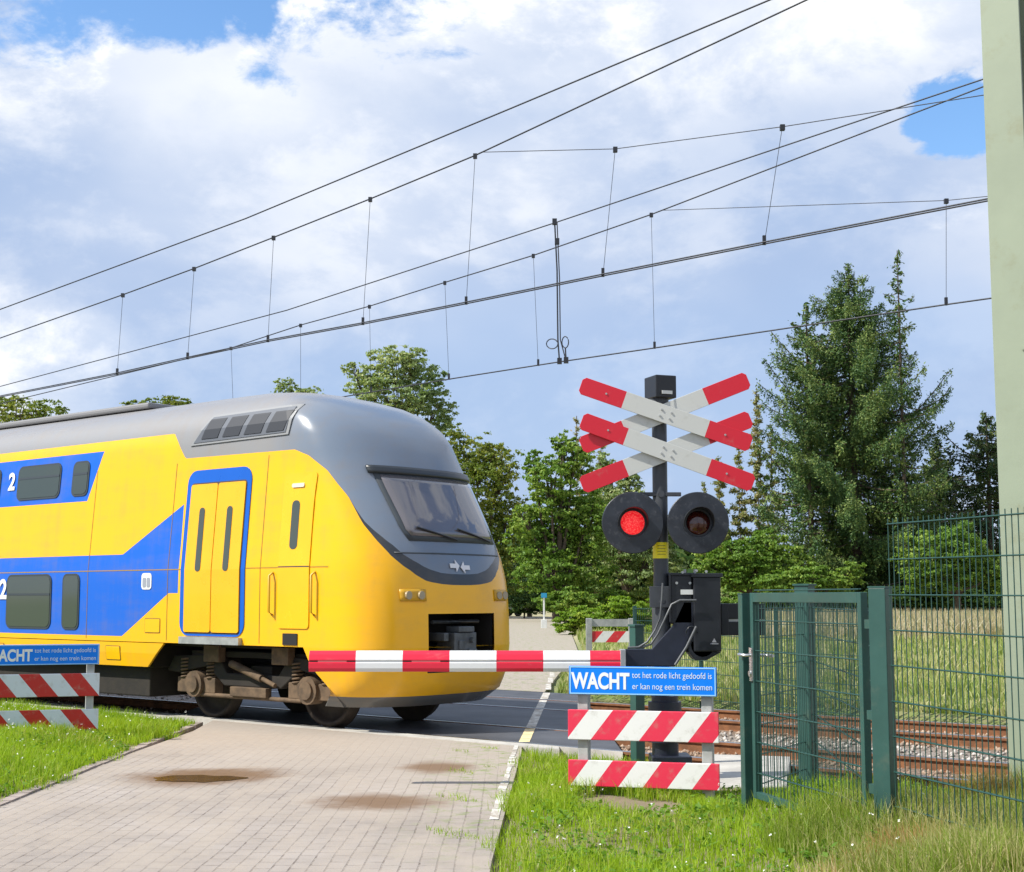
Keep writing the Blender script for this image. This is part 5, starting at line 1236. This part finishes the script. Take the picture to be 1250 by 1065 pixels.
def blades(name, X, Y, Z, Hh, Wd, mat, lean=.45, tagargs=None):
    n_ = len(X); th = RG.uniform(0, 6.283, n_); la = RG.uniform(0, 6.283, n_); lm = np.abs(RG.normal(0, lean, n_)) * Hh
    wx_, wy_ = np.cos(th) * Wd / 2, np.sin(th) * Wd / 2; lx, ly = np.cos(la) * lm, np.sin(la) * lm
    b = np.stack([X, Y, Z], 1); wv = np.stack([wx_, wy_, np.zeros(n_)], 1)
    mid = b + np.stack([lx * .3, ly * .3, Hh * .55], 1); tip = b + np.stack([lx, ly, Hh * (1 - .25 * np.minimum(1, lm / Hh))], 1)
    V = np.stack([b - wv, b + wv, mid + wv * .8, mid - wv * .8, tip], 1).reshape(-1, 3)
    i = np.arange(n_) * 5
    T1 = np.stack([i, i + 1, i + 2], 1); T2 = np.stack([i, i + 2, i + 3], 1); T3 = np.stack([i + 3, i + 2, i + 4], 1)
    o_ = quads(name, V, np.concatenate([T1, T2, T3]), mat)
    if tagargs: tag(o_, tagargs[0], tagargs[1], kind='stuff')
    return o_
GM = blade_mat('grass_blade', (0.17, 0.30, 0.010), (0.40, 0.55, 0.030), (0.46, 0.42, 0.17), .84, 1.06)
GT = blade_mat('rank_grass_blade', (0.15, 0.24, 0.02), (0.33, 0.42, 0.06), (0.46, 0.42, 0.2), .72, .95)
GMD = blade_mat('dry_grass_blade', (0.20, 0.28, 0.05), (0.40, 0.40, 0.15), (0.58, 0.46, 0.27), .55, .85)
def scatter(n_, x0, x1, y0, y1):
    return RG.uniform(x0, x1, n_), RG.uniform(y0, y1, n_)
def pn(x, y, s, ph): return np.sin(x * s + ph) * np.sin(y * s * .8 + ph * 2) + .5 * np.sin(x * s * 2.3 + y * s * 1.7 + ph)
def verge(name, n_, x0, x1, y0, y1, cond, hmin, hmax, w_, mat, lab):
    x, y = scatter(n_, x0, x1, y0, y1); D = x * TC + y * TS
    k = cond(x, y, D); x, y = x[k], y[k]
    hh = RG.uniform(hmin, hmax, len(x)) * (1 + .35 * pn(x, y, 2.1, .7)) * (1 - .45 * ((x > 1.5) & (x * TC + y * TS > 8.6)))
    return blades(name, x, y, hgt(x, y) - .01, np.maximum(hh, .02), w_ * RG.uniform(.7, 1.4, len(x)), mat, tagargs=(lab, 'grass'))
def bare(x, y):   # trodden bare spots in front of the boards
    cx, cy = ground_at(745, 985); c2 = ground_at(800, 992)
    return np.minimum(((x - cx) / .28) ** 2 + ((y - cy) / .35) ** 2, ((x - c2[0]) / .3) ** 2 + ((y - c2[1]) / .4) ** 2) + .35 * pn(x, y, 9, 1) < .9
def edgewob(x, y): return -.03 + .07 * np.sin(y * 3.1) + .05 * np.sin(y * 8.3 + 1) + RG.normal(0, .035, np.shape(y))
def on_slab(x, y): return (x > 1.62) & (x < 2.35) & (y > 11.9) & (y < 13.6)
def rightc(x, y, D): return (x > (np.where(y < 8, -.13, -.13 + (y - 8) * .036) + edgewob(x, y))) & (D < 11.75) & ~bare(x, y) & ~on_slab(x, y)
verge('grass', 95000, -.2, 5.2, 5.6, 13.5, rightc, .05, .15, .0050, GM, 'bright green grass verge right of the brick road')
verge('grass', 30000, -.1, 3.2, 11, 16.0, lambda x, y, D: rightc(x, y, D) & (D < 12.1), .05, .14, .006, GM, 'green grass round the foot of the signal and boards')
def leftc(x, y, D): return (x < XL - .02 + edgewob(x, y)) & (D < 11.8) & (pn(x, y, 3.1, 2) > -1.25)
verge('grass', 150000, -9.5, XL + .1, 9.5, 20.5, leftc, .06, .17, .0075, GM, 'bright green grass verge left of the brick road')
verge('tall_grass', 30000, 1.3, 3.8, 6.2, 8.6, lambda x, y, D: (x > 1.5 + (8.2 - y) * .1) & (D < np.where(x > 2.15, 8.9, 8.3)) & (pn(x, y, 3.3, .2) > -.95), .14, .30, .0045, GT, 'tall rank grass hiding the foot of the gate and mesh fence')
# tall tan grass, lower right
def dryc(x, y, D): return (x > 1.1) & (D < 11.2) & (pn(x, y, 1.6, 1.1) + (x - 2.2) * .7 > .1) & ~on_slab(x, y)
verge('dry_grass', 26000, 1.0, 5, 5.6, 10.5, dryc, .10, .24, .0040, GMD, 'tall tan and green grass in the lower right corner')
def tuft(cx, cy, rad, n_, h0, h1):
    x = RG.normal(cx, rad, n_); y = RG.normal(cy, rad, n_); return x, y, hgt(x, y) - .01, RG.uniform(h0, h1, n_), RG.uniform(.004, .007, n_)
tu = [tuft(*at(1213, 950, 8.3)[:2], .09, 700, .15, .36), tuft(*at(1090, 1000, 7.2)[:2], .12, 600, .1, .22), tuft(*at(1180, 985, 8.0)[:2], .2, 500, .1, .2)]
blades('dry_tuft', *[np.concatenate(q) for q in zip(*tu)], blade_mat('straw_blade', (.30, .22, .08), (.48, .38, .16), (.40, .24, .09), .5, .9), tagargs=('straw coloured grass tufts at the foot of the tall mesh fence', 'grass'))
# weeds at the road edge, in the bricks and on the ballast shoulder
x, y = scatter(9000, -1.0, .05, 8, 15.6); D = x * TC + y * TS
k = (pn(x, y, 4.4, .4) > .55 + (-.05 - x) * 1.1) & (x < -.14) & (D < 12.3); x, y = x[k], y[k]
blades('road_weeds', x, y, np.zeros(len(x)) - .005, RG.uniform(.015, .05, len(x)), RG.uniform(.004, .007, len(x)), GM, lean=.8, tagargs=('low weeds growing in the joints along the right road edge', 'weeds'))
# far field
FM = blade_mat('field_grass', (0.17, 0.25, 0.05), (0.34, 0.40, 0.12), (0.50, 0.46, 0.25), .60, .95)
nf = 150000; u_ = RG.uniform(0, 1, nf) ** 1.5; D = 19.45 + u_ * 45; s_ = RG.uniform(-.62, 1.05, nf) * (D) * 1.0
x = D * TC - s_ * TS; y = D * TS + s_ * TC
rr_ = np.interp(y, [22, 30, 41, 92, 130], [0.5, 0.9, 1.9, 3.6, 3.0]) + .15
k = ((x > rr_) | (x < -4.3)) & (x > -8) & (y > 10) & (y < 70) ; x, y, D = x[k], y[k], D[k]
hh = RG.uniform(.12, .40, len(x)) * (1 + .4 * pn(x, y, .8, 0)) * np.interp(D, [19.4, 22, 40], [.5, .8, 1.1])
blades('field_grass', x, y, np.zeros(len(x)) - .02, hh, .012 + .0007 * y * RG.uniform(.7, 1.3, len(x)), FM, tagargs=('rough green field grass beyond the tracks', 'grass'))
x, y = scatter(70000, 2, 62, 50, 92); k = (x / y < .42); x, y = x[k], y[k]; rr_ = np.interp(y, [41, 92], [1.9, 3.6]) + 3; k = x > rr_ + (y < 70) * 2.5; x, y = x[k], y[k]
blades('dry_meadow', x, y, np.zeros(len(x)) - .03, RG.uniform(.5, 1.1, len(x)), RG.uniform(.05, .10, len(x)), blade_mat('dry_meadow_blade', (.34, .34, .19), (.55, .51, .35), (.46, .38, .27), .5, .9), tagargs=('pale tan dry meadow grass in front of the spruces', 'grass'))
# broad weeds on the verges: leafy rosettes, and tiny white flowers
def rosettes():
    xs_, ys_ = [], []
    x, y = scatter(900, .1, 5, 6, 12.5); D = x * TC + y * TS; k = rightc(x, y, D); xs_.append(x[k]); ys_.append(y[k])
    x, y = scatter(1300, -9, XL, 10, 20); D = x * TC + y * TS; k = leftc(x, y, D); xs_.append(x[k]); ys_.append(y[k])
    x, y = np.concatenate(xs_), np.concatenate(ys_); n_ = len(x)
    P = np.repeat(np.stack([x, y, hgt(x, y) + .05], 1), 12, 0) + RG.normal(size=(n_ * 12, 3)) * np.array([.035, .035, .02])
    return leaf_quads(P, .045, np.tile([0, 0, 1.5], (n_ * 12, 1)), asp=.6)
tag(build_leaves('verge_weeds', rosettes(), leaf_mat('weed_leaves', (.07, .17, .015), (.17, .30, .03), trans=.35), None), 'broad leaved weeds between the verge grasses', 'weeds', kind='stuff')
xs_, ys_ = [], []
x, y = scatter(130, .1, 5, 6.2, 12); D = x * TC + y * TS; k = rightc(x, y, D); xs_.append(x[k]); ys_.append(y[k])
x, y = scatter(480, -9, XL, 11, 20); D = x * TC + y * TS; k = leftc(x, y, D); xs_.append(x[k]); ys_.append(y[k])
x, y = np.concatenate(xs_), np.concatenate(ys_); n_ = len(x)
P = np.repeat(np.stack([x, y, hgt(x, y) + RG.uniform(.10, .19, n_)], 1), 4, 0) + RG.normal(size=(n_ * 4, 3)) * .004
tag(build_leaves('flowers', leaf_quads(P, .011, np.tile([0, -.4, 1.2], (n_ * 4, 1)), asp=.9), principled('petal_white', (.75, .75, .68), .6), None), 'tiny white flowers scattered through the verge grass', 'flowers', kind='stuff')
